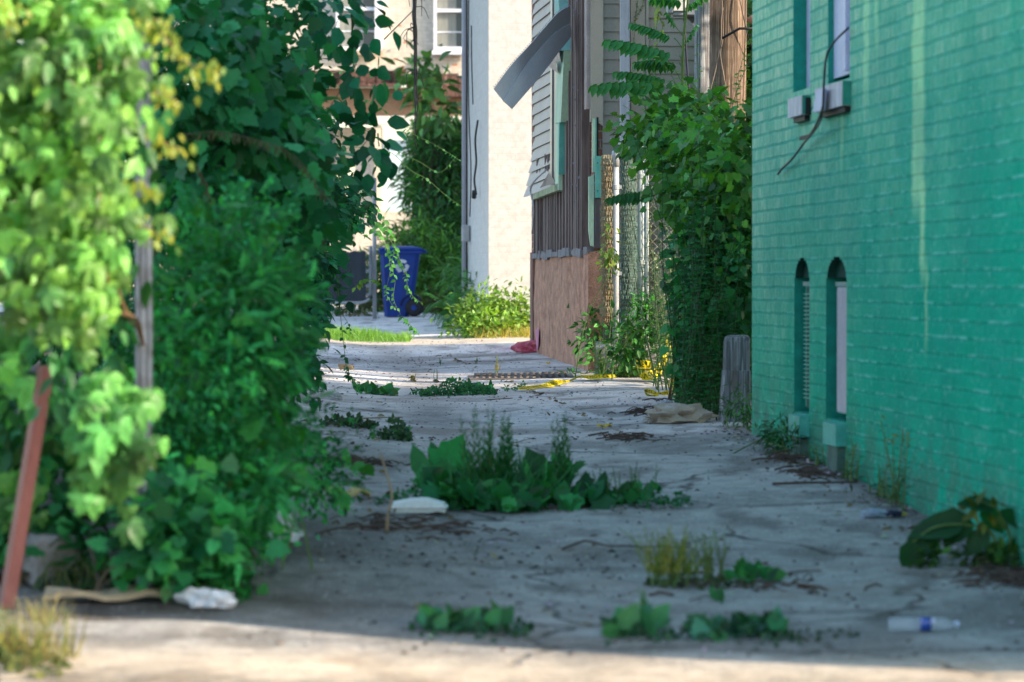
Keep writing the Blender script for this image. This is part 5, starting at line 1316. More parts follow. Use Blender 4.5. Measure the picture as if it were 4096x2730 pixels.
def bush_extra(fo, rng):
    bl = [BL(1010, 1200, 12.4, 150, 220, .35), BL(880, 1350, 11.9, 290, 400, .4), BL(1010, 1750, 12.4, 200, 290, .3), BL(850, 1950, 11.5, 290, 230, .3), BL(1270, 1890, 13.6, 90, 90, .12), BL(950, 960, 12.4, 180, 120, .3)]
    pos, out, cf = cloud(rng, bl, 1700, 190, .07, .6, ground_keep)
    leaves_on(fo, rng, T_FERN, pos, out, cf, .10, (.045, .33, .085), .1, upn=.7, colv=.3)
    pos, out, cf = cloud(rng, bl, 150, 60, .06, .5, ground_keep)
    leaves_on(fo, rng, T_LOB, pos, out, cf, .085, (.07, .34, .06), .4, upn=.8, colv=.3)
bush('feathery_bush', 'feathery mid green bush leaning over the alley edge behind the sunlit vine', 'bush', 21,
     [BL(960, 1250, 12.2, 220, 260, .45), BL(760, 1500, 11.8, 330, 330, .5), BL(1030, 1650, 12.6, 230, 260, .4), BL(900, 1950, 11.6, 280, 230, .35), BL(620, 1900, 11.5, 250, 320, .4), BL(1220, 1860, 13.2, 170, 140, .25), BL(820, 1000, 12.4, 250, 200, .4), BL(860, 2200, 11.3, 150, 110, .2), BL(1070, 1010, 12.4, 90, 170, .2)],
     9500, 420, .07, T_OV, .038, (.034, .29, .085), L_GEN, 30, .15, upn=.9, extra=bush_extra, hue=.2, sb=M_GSTEM)
bush('feathery_bush', 'low leafy weed shrub at the foot of the feathery bush near the white bag', 'bush', 22,
     [BL(760, 2120, 11.0, 230, 150, .25), BL(640, 2230, 10.9, 170, 90, .2), BL(900, 2340, 11.0, 80, 50, .12), BL(120, 1950, 11.6, 220, 260, .25), BL(380, 2180, 11.4, 150, 110, .2)],
     1150, 150, .05, T_LOB, .07, (.04, .27, .085), L_GEN, 10, .2)
# --- F. dark mass: grape vine with broad leaves, trees behind
bush('grape_vine', 'dark broad leaved vine hanging over the middle of the left greenery', 'vine', 23,
     [BL(1070, 480, 15.5, 190, 330, .6), BL(900, 700, 14.8, 300, 330, .6), BL(1220, 720, 16.5, 90, 140, .4), BL(1200, 850, 16, 190, 140, .5), BL(780, 300, 14.5, 280, 350, .6), BL(1010, 120, 16, 180, 200, .6), BL(1140, 330, 16.5, 80, 180, .3)],
     1750, 300, .085, T_LOB, .098, (.034, .24, .08), L_DRK, 14, .75, upn=.55, root=(-1.75, 15.0))
bush('tree', 'dense dark tree behind the broad leaved vine on the left', 'tree', 24,
     [BL(700, 250, 17.5, 380, 480, 1.0), BL(990, 300, 18.5, 230, 400, .9), BL(750, 800, 17.5, 400, 420, 1.0), BL(1080, 850, 19, 230, 280, .8), BL(620, 1250, 17, 380, 400, 1.0), BL(300, 700, 16.5, 420, 900, 1.0)],
     10500, 620, .10, T_OV, .075, (.024, .19, .07), L_DRK, 20, .3)
bush('shrub', 'dark ragged shrub between the left bush and the distant gate', 'shrub', 25,
     [BL(1150, 1050, 21.5, 210, 190, .6), BL(1250, 850, 22, 180, 140, .5), BL(1180, 1280, 20.5, 130, 160, .5), BL(1080, 600, 22, 220, 260, .7), BL(1280, 520, 22.5, 90, 130, .4), BL(1390, 800, 23, 80, 100, .3), BL(1130, 1450, 19.5, 110, 120, .4)],
     4800, 420, .06, T_ROUND, .075, (.020, .19, .075), L_DRK, 6, .5, root=(-1.95, 20.5))
bush('tree_seedling', 'broad leaved dark sapling with leaves against the pale far building', 'sapling', 26,
     [BL(1400, 130, 17.5, 120, 190, .35), BL(1450, 330, 17.5, 100, 130, .3), BL(1480, 600, 18, 110, 150, .3), BL(1330, 60, 17.5, 140, 120, .3)],
     150, 60, .07, T_ROUND, .12, (.018, .20, .09), L_DRK, 5, .6, upn=.4, root=(-1.9, 17.5))
# --- in focus climbing strands
def strands(name, label, seed, paths, size, base, dens, m=L_GEN, tm=T_ROUND, sr=.0028, root=None, droop=.7, d_noise=.15):
    rng = np.random.default_rng(seed); P0 = paths[0][0]
    t = plant(name, label, 'vine', root if root is not None else P0); fo = Fol(); st = MB()
    for pts in paths:
        P = path_smooth(pts, 9); st.tube(P, sr, sr * .5, 5)
        for i, p in enumerate(P):
            if rng.random() < dens:
                k = 1; u = 1 - .55 * i / len(P)
                sd = 1 if i % 2 else -1
                fo.put(tm, p, np.array([sd * .7, rng.normal() * .4, -droop]) + rngv(rng, 1) * .4, np.array([0, -.6, .8]) + rngv(rng, 1) * .5, size * u * rng.uniform(.7, 1.25), tint(rng, base, np.array([1.0]), 1, .25, .12))
    fo.build('foliage', m, t); st.build('stem', M_GSTEM, t, True); return t
def PT(d, *pp): return [at(a, b, d) for a, b in pp]
strands('climbing_vine', 'slender light green vine strands reaching from the left greenery across the far building', 31,
        [PT(24.0, (1180, 420), (1300, 470), (1420, 500), (1520, 560), (1600, 610), (1680, 650), (1760, 690), (1825, 625)), PT(23.6, (1330, 330), (1400, 380), (1490, 410), (1570, 470), (1640, 530), (1720, 570), (1790, 610), (1835, 640)),
         PT(24.2, (1350, 600), (1440, 590), (1560, 610), (1640, 680), (1710, 720), (1780, 780), (1850, 830)), PT(23.8, (1220, 560), (1300, 620), (1350, 690), (1420, 740), (1460, 800)), PT(24, (1240, 300), (1340, 290), (1430, 280), (1500, 300), (1570, 300))], .055, (.07, .28, .075), .42, root=(-1.7, 23.8, H(-1.7, 23.8)))
strands('climbing_vine', 'leafy vine strand drooping in front of the blue bin', 32,
        [PT(24.3, (1500, 830), (1545, 900), (1580, 980), (1565, 1060), (1580, 1120), (1575, 1200), (1610, 1270), (1640, 1300)), PT(24.5, (1500, 880), (1560, 960), (1600, 1040), (1625, 1100), (1630, 1150), (1655, 1190), (1690, 1215)), PT(24.1, (1480, 900), (1540, 980), (1560, 1080), (1545, 1170), (1580, 1240)), PT(24.3, (1610, 1270), (1650, 1310), (1680, 1345)),
         PT(24.2, (1380, 700), (1420, 800), (1470, 870), (1520, 900)), PT(24.2, (1400, 860), (1440, 920), (1480, 960))], .058, (.09, .32, .06), .62, root=(-1.5, 24.3, H(-1.5, 24.3)))
strands('climbing_vine', 'dangling vine strand with dark heart shaped leaves above the far concrete', 33,
        [PT(21.5, (1340, 1080), (1355, 1180), (1365, 1290), (1375, 1380), (1382, 1450), (1390, 1500), (1412, 1540), (1425, 1570)), PT(21.5, (1390, 1500), (1415, 1515), (1440, 1535)), PT(21.4, (1290, 1100), (1330, 1200), (1390, 1290), (1400, 1330))], .052, (.014, .15, .06), .36, root=(-1.35, 21.5, H(-1.35, 21.5)))
strands('climbing_vine', 'small sprig of bright leaves beside the gate frame', 34, [PT(22.5, (1420, 1150), (1455, 1120), (1490, 1120), (1515, 1130))], .05, (.18, .36, .06), .6, root=(-1.1, 22.5, H(-1.1, 22.5)))
# dry seedy sprays among the dark leaves
rng = np.random.default_rng(35); t = plant('dry_spray', 'arching dry tan seed spray in the dark left greenery', 'plant', at(760, 540, 13.6)); fo = Fol(); st = MB()
for pts in ([(720, 540), (880, 530), (1020, 560), (1140, 600), (1230, 680), (1290, 780)], [(790, 660), (830, 760), (860, 850)]):
    P = path_smooth(PT(13.6, *pts), 9); st.tube(P, .0022, .0012, 5)
    for p in P[::1]:
        k = 2; fo.put(T_LANCE, p + rng.normal(size=(k, 3)) * .006, np.array([0, 0, -1.0]) + rngv(rng, k) * .4, rngv(rng, k), rng.uniform(.03, .055, k), tint(rng, (.11, .11, .05), np.ones(k), k, .3, .1))
fo.build('foliage', L_GEN, t); st.build('stem', M_BARK, t, True)
# dead vine hanging in front of the far building
t = plant('dead_vine', 'bare black dead vine hanging in front of the far windows', 'vine', at(1665, 700, 33)); mb = MB()
rr = random.Random(40)
for k in range(4):
    mb.tube(path_smooth([at(1652 + 10 * math.sin(k * 2) + rr.uniform(-5, 5), -80, 33)] + [at(1657 + 5 * math.sin(y * .02 + k * 1.7) + y * .018 + rr.uniform(-2, 2), y, 33 + .03 * k) for y in range(0, 640 - 60 * k, 60)], 4), .013, .006, 5)
for k in range(16):
    y = rr.uniform(-60, 300); x = 1655 + y * .018; sx = rr.choice((-1, 1)); l = rr.uniform(25, 75)
    mb.tube(path_smooth([at(x, y, 33), at(x + sx * l * .5, y + rr.uniform(-10, 30), 33), at(x + sx * l * rr.uniform(.3, 1), y + l * rr.uniform(.4, 1.4), 33)], 5), .006, .003, 4)
mb.tube(path_smooth([at(1535, 160, 33), at(1590, 105, 33), at(1650, 45, 33)], 4), .008, .005, 4)
mb.build('stem', M_BLACK, t, True)

# --- background shrubs behind the bin
bush('tree_of_heaven', 'young pinnate leaved tree in front of the brown cornice of the far building', 'tree', 41,
     [BL(1700, 340, 52, 60, 70, .8), BL(1760, 440, 52, 90, 50, .8), BL(1700, 260, 52, 45, 30, .5)], 260, 40, .13, T_OV, .26, (.12, .28, .09), L_GEN, 8, .3, upn=.9)
bush('shrub', 'big dark green shrub filling the space behind the blue bin', 'shrub', 42,
     [BL(1760, 620, 53, 105, 110, 1.2), BL(1800, 800, 53, 80, 170, 1.2), BL(1720, 760, 53, 70, 110, 1.0), BL(1760, 960, 52, 120, 130, 1.2), BL(1770, 560, 54, 90, 50, 1.0)], 9500, 420, .15, T_LANCE, .20, (.055, .20, .06), L_GEN, 14, .35, sb=M_BARK)
bush('shrub', 'mid green bushy shrub right beside the blue bin', 'shrub', 43,
     [BL(1760, 1080, 49, 110, 110, .9), BL(1840, 1150, 47.5, 60, 90, .6), BL(1720, 1190, 48.5, 90, 70, .6), BL(1660, 960, 50, 90, 50, .7), BL(1530, 1120, 49.5, 60, 110, .5)], 6500, 330, .13, T_LANCE, .17, (.10, .26, .06), L_GEN, 12, .3)
bush('shrub', 'sumac like shrub against the shaded side of the painted brick building', 'shrub', 44,
     [BL(1890, 1120, 39.5, 45, 70, .4), BL(1860, 1230, 38.5, 55, 80, .4), BL(1930, 1180, 38, 30, 60, .3)], 420, 80, .10, T_FERN, .22, (.08, .24, .075), L_GEN, 9, .4)
bush('shrub', 'sunlit yellow green bush at the corner of the painted brick building', 'shrub', 45,
     [BL(1950, 1240, 35.2, 80, 70, .4), BL(1890, 1290, 35.0, 60, 55, .35), BL(2020, 1280, 35.2, 60, 60, .3), BL(2080, 1240, 35.3, 35, 80, .25), BL(1960, 1310, 34.7, 100, 35, .3)], 3200, 260, .09, T_OV, .07, (.22, .40, .075), L_SUN, 16, .2, sb=M_GSTEM)
bush('ground_ivy', 'low dry brown and green weeds between bin and painted brick building', 'plant', 46,
     [BL(1780, 1240, 47, 110, 22, .4), BL(1420, 1235, 46, 90, 26, .4)], 900, 120, .09, T_LANCE, .14, (.11, .13, .05), L_GEN, 0 or 4, .2)

# --- right: ivy covered fence, tall weeds, tree of heaven
bush('grape_vine', 'thick green vine mass over the fence against the green building', 'vine', 51,
     [BL(2700, 500, 21.5, 190, 110, .7), BL(2870, 560, 20.5, 140, 130, .8), BL(2620, 560, 22.5, 150, 90, .5), BL(2800, 720, 21, 160, 170, .6), BL(2900, 850, 20, 110, 260, .6), BL(2960, 640, 19.5, 80, 160, .5), BL(3080, 700, 21, 120, 300, .9)],
     3900, 420, .08, T_LOB, .068, (.085, .30, .055), L_GEN, 20, .55, upn=.75, hue=.22)
bush('grape_vine', 'dark shaded vine leaves low beside the wooden stump', 'vine', 52,
     [BL(2850, 1050, 20.2, 130, 200, .5), BL(2940, 1150, 19.6, 70, 220, .4), BL(2810, 1230, 20.3, 95, 200, .4), BL(2860, 1400, 19.8, 120, 180, .35), BL(3060, 1100, 20.5, 120, 300, .7)],
     3800, 360, .07, T_LOB, .062, (.036, .22, .062), L_DRK, 18, .5, upn=.75)
def upright(name, label, cat, seed, plants, leaf, lsize, base, lm=L_GEN, tm=T_LANCE, per=34, stm=M_GSTEM, sr=.005, lean=.12, start=.05, leaf_down=.1, tip=None, group=None, free=False):
    rng = np.random.default_rng(seed); c0 = np.mean([p[0] for p in plants], 0)
    t = plant(name, label, cat, (c0[0], c0[1], H(c0[0], c0[1])), group); fo = Fol(free); st = MB()
    for (b, h) in plants:
        b = np.array([b[0], b[1], H(b[0], b[1])]); tp = b + np.array([rng.normal() * lean * h, rng.normal() * lean * h, h]); md = (b + tp) / 2 + rng.normal(size=3) * .03 * h
        P = path_smooth([b, md, tp], 10); st.tube(P, sr, sr * .35, 5)
        k = max(3, int(per * (h ** .8)))
        ts = np.linspace(start, 1, k); ii = ts * (len(P) - 1)
        Pa = np.array(P); pp = Pa[np.floor(ii).astype(int)]
        ang = np.arange(k) * 2.4 + rng.random() * 6
        ax = np.stack([np.cos(ang), np.sin(ang), np.full(k, .45 - leaf_down)], 1) + rng.normal(size=(k, 3)) * .15
        fo.put(tm, pp, ax, np.array([0, 0, 1.0]) + rng.normal(size=(k, 3)) * .25, lsize * (1.05 - .55 * ts) * rng.uniform(.75, 1.2, k), tint(rng, base, np.ones(k), k, .25, .1))
        if tip is not None:
            kk = 14; fo.put(T_OV, tp + rng.normal(size=(kk, 3)) * np.array([.02, .02, .06]) * h, rngv(rng, kk) + np.array([0, 0, .6]), rngv(rng, kk), .016 * rng.uniform(.7, 1.3, kk), tint(rng, tip, np.ones(kk), kk, .2, .1))
    fo.build('foliage', lm, t); st.build('stem', stm, t, True); return t
rng = np.random.default_rng(53)
pl = []
for i in range(64):
    px = rng.uniform(2705, 2935); d = rng.uniform(18.9, 20.6); pl.append((at(px, 1136, d), rng.uniform(.75, 1.9)))
upright('goldenrod', 'tall dark goldenrod weeds growing thickly in front of the vine covered fence', 'weeds', 54, pl, None, .058, (.042, .26, .085), L_DRK, T_OV, 60, leaf_down=.25, lean=.12, stm=M_DSTEM)
pl = []
for i in range(44):
    px = rng.uniform(2600, 2800); d = rng.uniform(22.0, 24.2); pl.append((at(px, 1136, d), rng.uniform(.5, 1.55)))
upright('wild_carrot', 'wispy tall weeds with tiny pale flowers in front of the chain link mesh', 'weeds', 55, pl, None, .07, (.055, .23, .065), L_GEN, T_LANCE, 30, leaf_down=.1, lean=.1, tip=(.55, .6, .5))
# fronds
t = plant('tree_of_heaven', 'tree of heaven with drooping pinnate fronds left of the utility pole', 'tree', (1.38, 22.6, H(1.38, 22.6))); rng = np.random.default_rng(56); fo = Fol(); st = MB()
trunk = path_smooth([np.array([1.42, 22.6, H(1.4, 22.6)]), at(2740, 900, 22.6), at(2730, 400, 22.6), at(2735, 150, 22.6), at(2760, -60, 22.6)], 6); st.tube(trunk, .02, .008, 7)
T_PIN2 = pinnate(11, .26, .27, .22, 66)
for (bx, by, tx, ty, dd) in ((2700, 180, 2530, 122, .1), (2720, 250, 2455, 172, -.1), (2690, 350, 2475, 312, .05), (2700, 365, 2400, 345, -.15), (2700, 130, 2660, 80, .2), (2720, 280, 2540, 270, .3), (2740, 200, 2790, 130, .1), (2740, 60, 2830, 20, .2), (2735, 30, 2600, 20, .3), (2750, 0, 2790, 40, -.1)):
    b, e = at(bx, by, 22.6), at(tx, ty, 22.6 + dd); b = b - np.array([0, 0, 0]); L_ = np.linalg.norm(e - b)
    fo.put(T_PIN2, b + np.array([0, 0, .04]), e - b + np.array([0, 0, .10]), np.array([0, -.25, 1.0]), L_ * 1.05, tint(rng, (.045, .24, .075), np.ones(1), 1, .2, .1)); st.tube(path_smooth([at(2735, by + 20, 22.6), b + np.array([0, 0, .05]), b + np.array([0, 0, .04])], 3), .004, .003, 5)
for (bx, by, tx, ty, dd) in ((2640, 770, 2460, 775, -.2), (2660, 590, 2500, 605, -.1), (2620, 600, 2740, 640, 0)):
    b, e = at(bx, by, 22.3), at(tx, ty, 22.3 + dd); L_ = np.linalg.norm(e - b)
    fo.put(T_PIN2, b, e - b + np.array([0, 0, .06]), np.array([0, -.25, 1.0]), L_ * 1.1, tint(rng, (.03, .19, .06), np.ones(1), 1, .2, .1)); st.tube([np.array(trunk[3]), b + np.array([.08, 0, -.03]), b], .004, .003, 5)
fo.build('foliage', L_GEN, t); st.build('stem', M_GSTEM, t, True)
strands('woodbine_vine', 'sunlit pale green vine strand hanging beside the white cabinet', 57, [PT(24.0, (2665, -60), (2640, 20), (2632, 60), (2626, 120), (2628, 180), (2622, 240), (2618, 300), (2612, 370)), PT(24.0, (2690, -60), (2650, -10), (2610, 20)), PT(24.05, (2632, 60), (2650, 100), (2646, 130))], .068, (.36, .48, .14), .55, L_SUN, T_OV, root=(1.25, 24.0, H(1.25, 24)), droop=1.1)
strands('climbing_vine', 'thin upright green shoots rising from the vine mass beside the pole', 58, [PT(21.5, (2760, 480), (2720, 380), (2690, 310), (2640, 240), (2625, 222)), PT(21.4, (2780, 470), (2740, 360), (2700, 280), (2670, 240)), PT(21.5, (2790, 460), (2795, 330), (2792, 240), (2786, 165)), PT(21, (2930, 420), (2960, 330), (2990, 260), (3010, 200)), PT(21.2, (2860, 450), (2850, 370), (2856, 325)), PT(20.8, (2950, 430), (2945, 340), (2965, 260), (2985, 190))], .05, (.14, .36, .06), .45, L_GEN, T_OV, root=(1.4, 21.4, H(1.4, 21.4)), droop=.1)
strands('climbing_vine', 'delicate thin vine hanging over the house siding right of the downspout', 59, [PT(25.93, (2590, -60), (2570, 20), (2550, 60), (2530, 110)), PT(25.93, (2560, -40), (2545, 40), (2540, 110), (2535, 170))], .03, (.14, .24, .08), .5, L_GEN, T_OV, root=(1.2, 25.6, H(1.2, 25.6)))
# tree right of the pole; unseen crown behind the green building added for shade
bush('tree', 'leafy tree right of the pole with added unseen crown behind the green building', 'tree', 60,
     [((4.6, 20.6, 4.6), np.array([1.9, 1.5, 3.0]), 5), ((3.0, 20.4, 3.6), np.array([.9, 1.3, 2.2]), 2), ((5.5, 19.6, 2.5), np.array([1.3, 1.2, 1.6]), 2), (at(2995, 230, 26.0), np.array([.16, .4, .5]), .5), (at(3000, 90, 26.0), np.array([.14, .4, .3]), .3), (at(2990, 400, 25.9), np.array([.14, .4, .4]), .4)],
     4300, 520, .16, T_OV, .15, (.12, .30, .06), L_GEN, 26, .35)

# --- sapling and weeds at the fence foot
rng = np.random.default_rng(61)
t = plant('sapling', 'broad leaved green sapling growing at the foot of the peach foundation', 'sapling', gp(2380, 1450)); fo = Fol(); st = MB()
b = gp(2385, 1450); d = b[1] - .25
P = path_smooth([b, at(2382, 1300, d), at(2376, 1150, d), at(2374, 1010, d)], 8); st.tube(P, .009, .004, 6)
for (sx, sy, ex, ey, s) in ((2376, 1020, 2330, 1000, .085), (2376, 1015, 2420, 1005, .085), (2375, 1035, 2290, 1065, .11), (2376, 1035, 2440, 1060, .11), (2376, 1080, 2285, 1090, .11), (2378, 1085, 2450, 1095, .11), (2378, 1120, 2255, 1130, .12), (2380, 1125, 2290, 1148, .11), (2378, 1150, 2320, 1165, .11), (2380, 1200, 2265, 1220, .15), (2380, 1195, 2440, 1180, .13), (2382, 1250, 2310, 1250, .12), (2384, 1240, 2460, 1230, .13), (2384, 1300, 2300, 1330, .12), (2384, 1300, 2440, 1310, .12), (2384, 1350, 2320, 1380, .11), (2384, 1350, 2450, 1360, .11), (2376, 1010, 2385, 985, .07), (2380, 1170, 2430, 1150, .12), (2383, 1280, 2400, 1310, .12)):
    a_, e = at(sx, sy, d), at(ex, ey, d - .12 + .2 * rng.random()); m = a_ + (e - a_) * .45
    st.tube([a_, m], .003, .0025, 4); fo.put(T_ROUND, m, e - m + np.array([0, 0, -.02]), np.array([0, -.55, 1.0]) + rng.normal(size=3) * .3, s * 1.1, tint(rng, (.085, .30, .055), np.ones(1), 1, .2, .1)); fo.put(T_ROUND, m + rng.normal(size=3) * .03, e - m + rng.normal(size=3) * .05 + np.array([0, 0, -.04]), np.array([0, -.5, 1.0]) + rng.normal(size=3) * .4, s * .8, tint(rng, (.055, .23, .05), np.ones(1), 1, .2, .1))
fo.build('foliage', L_GEN, t); st.build('stem', M_GSTEM, t, True)
pl = [(at(rng.uniform(2390, 2570), 1136, rng.uniform(24.72, 24.84)), rng.uniform(.1, .34)) for i in range(46)]
upright('weeds', 'fresh green weeds growing at the foot of the rolled wire', 'weeds', 62, pl, None, .075, (.12, .32, .06), L_GEN, T_LANCE, 40, lean=.2, free=True)
pl = [(at(rng.uniform(2470, 2630), 1136, rng.uniform(24.72, 24.84)), rng.uniform(.25, .6)) for i in range(22)]
upright('weeds', 'taller sunlit weeds between the fence posts above the tape', 'weeds', 63, pl, None, .08, (.13, .26, .06), L_SUN, T_LANCE, 34, lean=.12, free=True)
bush('weeds', 'leafy weeds spreading from the house corner to the sapling foot', 'weeds', 64, [BL(2370, 1330, 26.0, 70, 90, .15), BL(2420, 1400, 25.8, 90, 60, .15), BL(2500, 1370, 24.1, 60, 100, .1), BL(2580, 1290, 24.0, 60, 120, .12)], 900, 110, .045, T_OV, .06, (.08, .28, .06), L_GEN, 8, .3, sb=M_GSTEM)
bush('woodbine_vine', 'small lit vine climbing the short post beside the rusty roll', 'vine', 65, [BL(2440, 980, 24.4, 22, 80, .05), BL(2430, 1060, 24.4, 25, 60, .05)], 70, 20, .03, T_OV, .06, (.24, .36, .09), L_SUN, 3, .7, sb=M_GSTEM)
bush('weeds', 'small green weeds at the foot of the wooden stump', 'weeds', 66, [BL(2970, 1620, 18.5, 70, 60, .1), BL(3030, 1680, 18.0, 50, 40, .08)], 330, 60, .03, T_LANCE, .05, (.05, .2, .05), L_GEN, 4, .2, sb=M_GSTEM)
bush('weeds', 'bushy weeds at the foot of the first basement window', 'weeds', 67, [BL(3120, 1730, 16.6, 55, 55, .07), BL(3150, 1780, 16.2, 50, 40, .06)], 360, 60, .03, T_LANCE, .05, (.04, .18, .06), L_GEN, 4, .2, sb=M_GSTEM)
rng = np.random.default_rng(68)
def wallweeds(px0, px1, n, h0, h1, seed, label, base=(.04, .14, .06), tip=None, ls=.05):
    r_ = np.random.default_rng(seed); pl = []
    for i in range(n):
        s = s_of(r_.uniform(px0, px1)); p = ws(O0 - r_.uniform(.03, .09), s, 0); pl.append((p, r_.uniform(h0, h1)))
    upright('weeds', label, 'weeds', seed, pl, None, ls, base, L_GEN, T_LANCE, 40, lean=.18, tip=tip)
wallweeds(3390, 3470, 9, .08, .22, 69, 'dim weeds along the wall base just before the second basement window')
wallweeds(3600, 3680, 5, .25, .42, 70, 'taller yellow tipped weed stems against the green wall', tip=(.30, .24, .05))
wallweeds(3540, 3660, 12, .05, .16, 71, 'short mixed weeds below the tall stems by the green wall')
wallweeds(3290, 3330, 5, .08, .16, 72, 'small weed tuft under the sill of the second basement window')
# right foreground broad leaf plant
t = plant('burdock', 'arching broad leaved weed leaning from the green wall at the lower right', 'plant', gp(4010, 2255)); fo = Fol(); st = MB(); rng = np.random.default_rng(73)
b = gp(4030, 2262); d = b[1]
for pts, sz in (((( 4030, 2262), (4040, 2150), (3990, 2040), (3900, 2000)), .16), (((4020, 2260), (3960, 2130), (3860, 2100), (3740, 2110), (3650, 2170)), .15), (((4050, 2262), (4075, 2150), (4085, 2040), (4090, 1970)), .1)):
    P = path_smooth([at(a_, b_, d) for a_, b_ in pts], 6); st.tube(P, .007, .004, 6)
for (ax0, ay0, ax1, ay1, s, dk) in ((3860, 2095, 3640, 2130, .24, .7), (3760, 2105, 3620, 2230, .20, .6), (3900, 2100, 3720, 2110, .22, .6), (3990, 2030, 3860, 2010, .17, .7), (4000, 2040, 4060, 2080, .16, 1), (3920, 2030, 3980, 2090, .15, 1.6), (3660, 2160, 3625, 2260, .14, .7), (4030, 2180, 3960, 2240, .15, 1), (4050, 2150, 4100, 2230, .15, 1.2), (3950, 2120, 3900, 2180, .14, .8), (3830, 2090, 3800, 2150, .12, .7)):
    a_, e = at(ax0, ay0, d), at(ax1, ay1, d); fo.put(T_ROUND, a_, e - a_, np.array([0, -.7, .8]) + rng.normal(size=3) * .2, s, tint(rng, (.016, .12, .03), np.array([dk]), 1, .1, .1))
pos, out, cf = cloud(rng, [BL(3720, 2225, d, 60, 30, .06), BL(4020, 2230, d, 90, 40, .08), BL(3880, 2240, d, 60, 14, .06)], 260, 40, .02, .3, ground_keep)
leaves_on(fo, rng, T_OV, pos, out, cf, .05, (.06, .16, .035), .2)
pos, out, cf = cloud(rng, [BL(3930, 2050, d, 60, 40, .05)], 30, 10, .02, .3); leaves_on(fo, rng, T_OV, pos, out, cf, .06, (.16, .20, .03), .5)
fo.build('foliage', L_GEN, t); st.build('stem', M_GSTEM, t, True)

# --- weeds in the alley joints
SDG = (.03, .18, .055)
def clump(name, label, cat, seed, parts, stems=0):
    rng = np.random.default_rng(seed); c0 = gp(*parts[0][1]); t = plant(name, label, cat, c0); fo = Fol(); st = MB()
    for (kind, p, n, w, h, size, base) in parts:
        c = gp(*p); s = c[1] / F; W_, Hh = w * s, h * s
        if kind == 'leaf':
            xs = rng.uniform(-.5, .5, n) * W_; pos = np.stack([c[0] + xs, c[1] + rng.normal(size=n) * .06, np.zeros(n)], 1); pos[:, 2] = hgt(pos[:, 0], pos[:, 1]) + rng.random(n) * Hh * .35
            ax = np.stack([rng.normal(size=n) * .8, rng.normal(size=n) * .5, rng.uniform(.1, 1.3, n)], 1)
            for tm_, sl_ in ((T_ROUND, slice(0, n // 3)), (T_OV, slice(n // 3, 2 * n // 3)), (T_LOB, slice(2 * n // 3, n))):
                pp = pos[sl_]; m_ = len(pp)
                if m_: fo.put(tm_, pp, ax[sl_], np.array([0, -.6, .7]) + rngv(rng, m_) * .6, size * rng.uniform(.55, 1.3, m_), tint(rng, base, rng.choice([.6, 1, 1.5, 2.0], m_), m_, .3, .14))
        elif kind == 'stalk':
            for i in range(n):
                b = np.array([c[0] + rng.normal() * W_ * .25, c[1] + rng.normal() * .04, 0]); b[2] = H(b[0], b[1]); tp = b + np.array([rng.normal() * W_ * .3, rng.normal() * .03, Hh * rng.uniform(.65, 1.05)])
                P = path_smooth([b, (b + tp) / 2 + rng.normal(size=3) * .008, tp], 10); st.tube(P, .0028, .0012, 4)
                k = 24; ts = np.linspace(.25, 1, k); pp = np.array(P)[(ts * (len(P) - 1)).astype(int)]; ang = np.arange(k) * 2.4
                fo.put(T_LANCE, pp, np.stack([np.cos(ang), np.sin(ang), np.full(k, 1.5)], 1), rngv(rng, k), size * (1.25 - .9 * ts), tint(rng, base, np.ones(k), k, .25, .1))
        elif kind == 'grass':
            xs = rng.normal(size=n) * W_ * .3; pos = np.stack([c[0] + xs, c[1] + rng.normal(size=n) * .04, np.zeros(n)], 1); pos[:, 2] = hgt(pos[:, 0], pos[:, 1])
            ax = np.stack([rng.normal(size=n) * .35, rng.normal(size=n) * .3, np.ones(n)], 1)
            fo.put(T_BLADE, pos, ax, rngv(rng, n) + np.array([0, -.5, 0]), Hh * rng.uniform(.5, 1.05, n), tint(rng, base, np.ones(n), n, .25, .12))
        elif kind == 'mat':
            xs = rng.uniform(-.5, .5, n) * W_; pos = np.stack([c[0] + xs, c[1] + rng.normal(size=n) * .09, np.zeros(n)], 1)
            pos[:, 2] = hgt(pos[:, 0], pos[:, 1]) + rng.random(n) ** 1.5 * Hh * (1 - (2 * xs / W_) ** 2 * .8)
            ax = rngv(rng, n) + np.array([0, 0, .25]); fo.put(T_ROUND, pos, ax, np.array([0, -.4, 1.0]) + rngv(rng, n) * .5, size * rng.uniform(.6, 1.3, n), tint(rng, base, np.ones(n), n, .3, .1))
        elif kind == 'flower':
            xs = rng.uniform(-.5, .5, n) * W_; pos = np.stack([c[0] + xs, c[1] + rng.normal(size=n) * .05, np.zeros(n)], 1); pos[:, 2] = hgt(pos[:, 0], pos[:, 1]) + Hh * rng.uniform(.6, 1.1, n)
            for q_ in range(5): fo.put(T_ROUND, pos, rngv(rng, n), rngv(rng, n), size, tint(rng, base, np.ones(n), n, .1, .03))
    fo.build('foliage', L_GEN, t)
    if st.v: st.build('stem', M_GSTEM, t, True)
    return t
DKG, MDG = (.022, .16, .048), (.04, .21, .06)
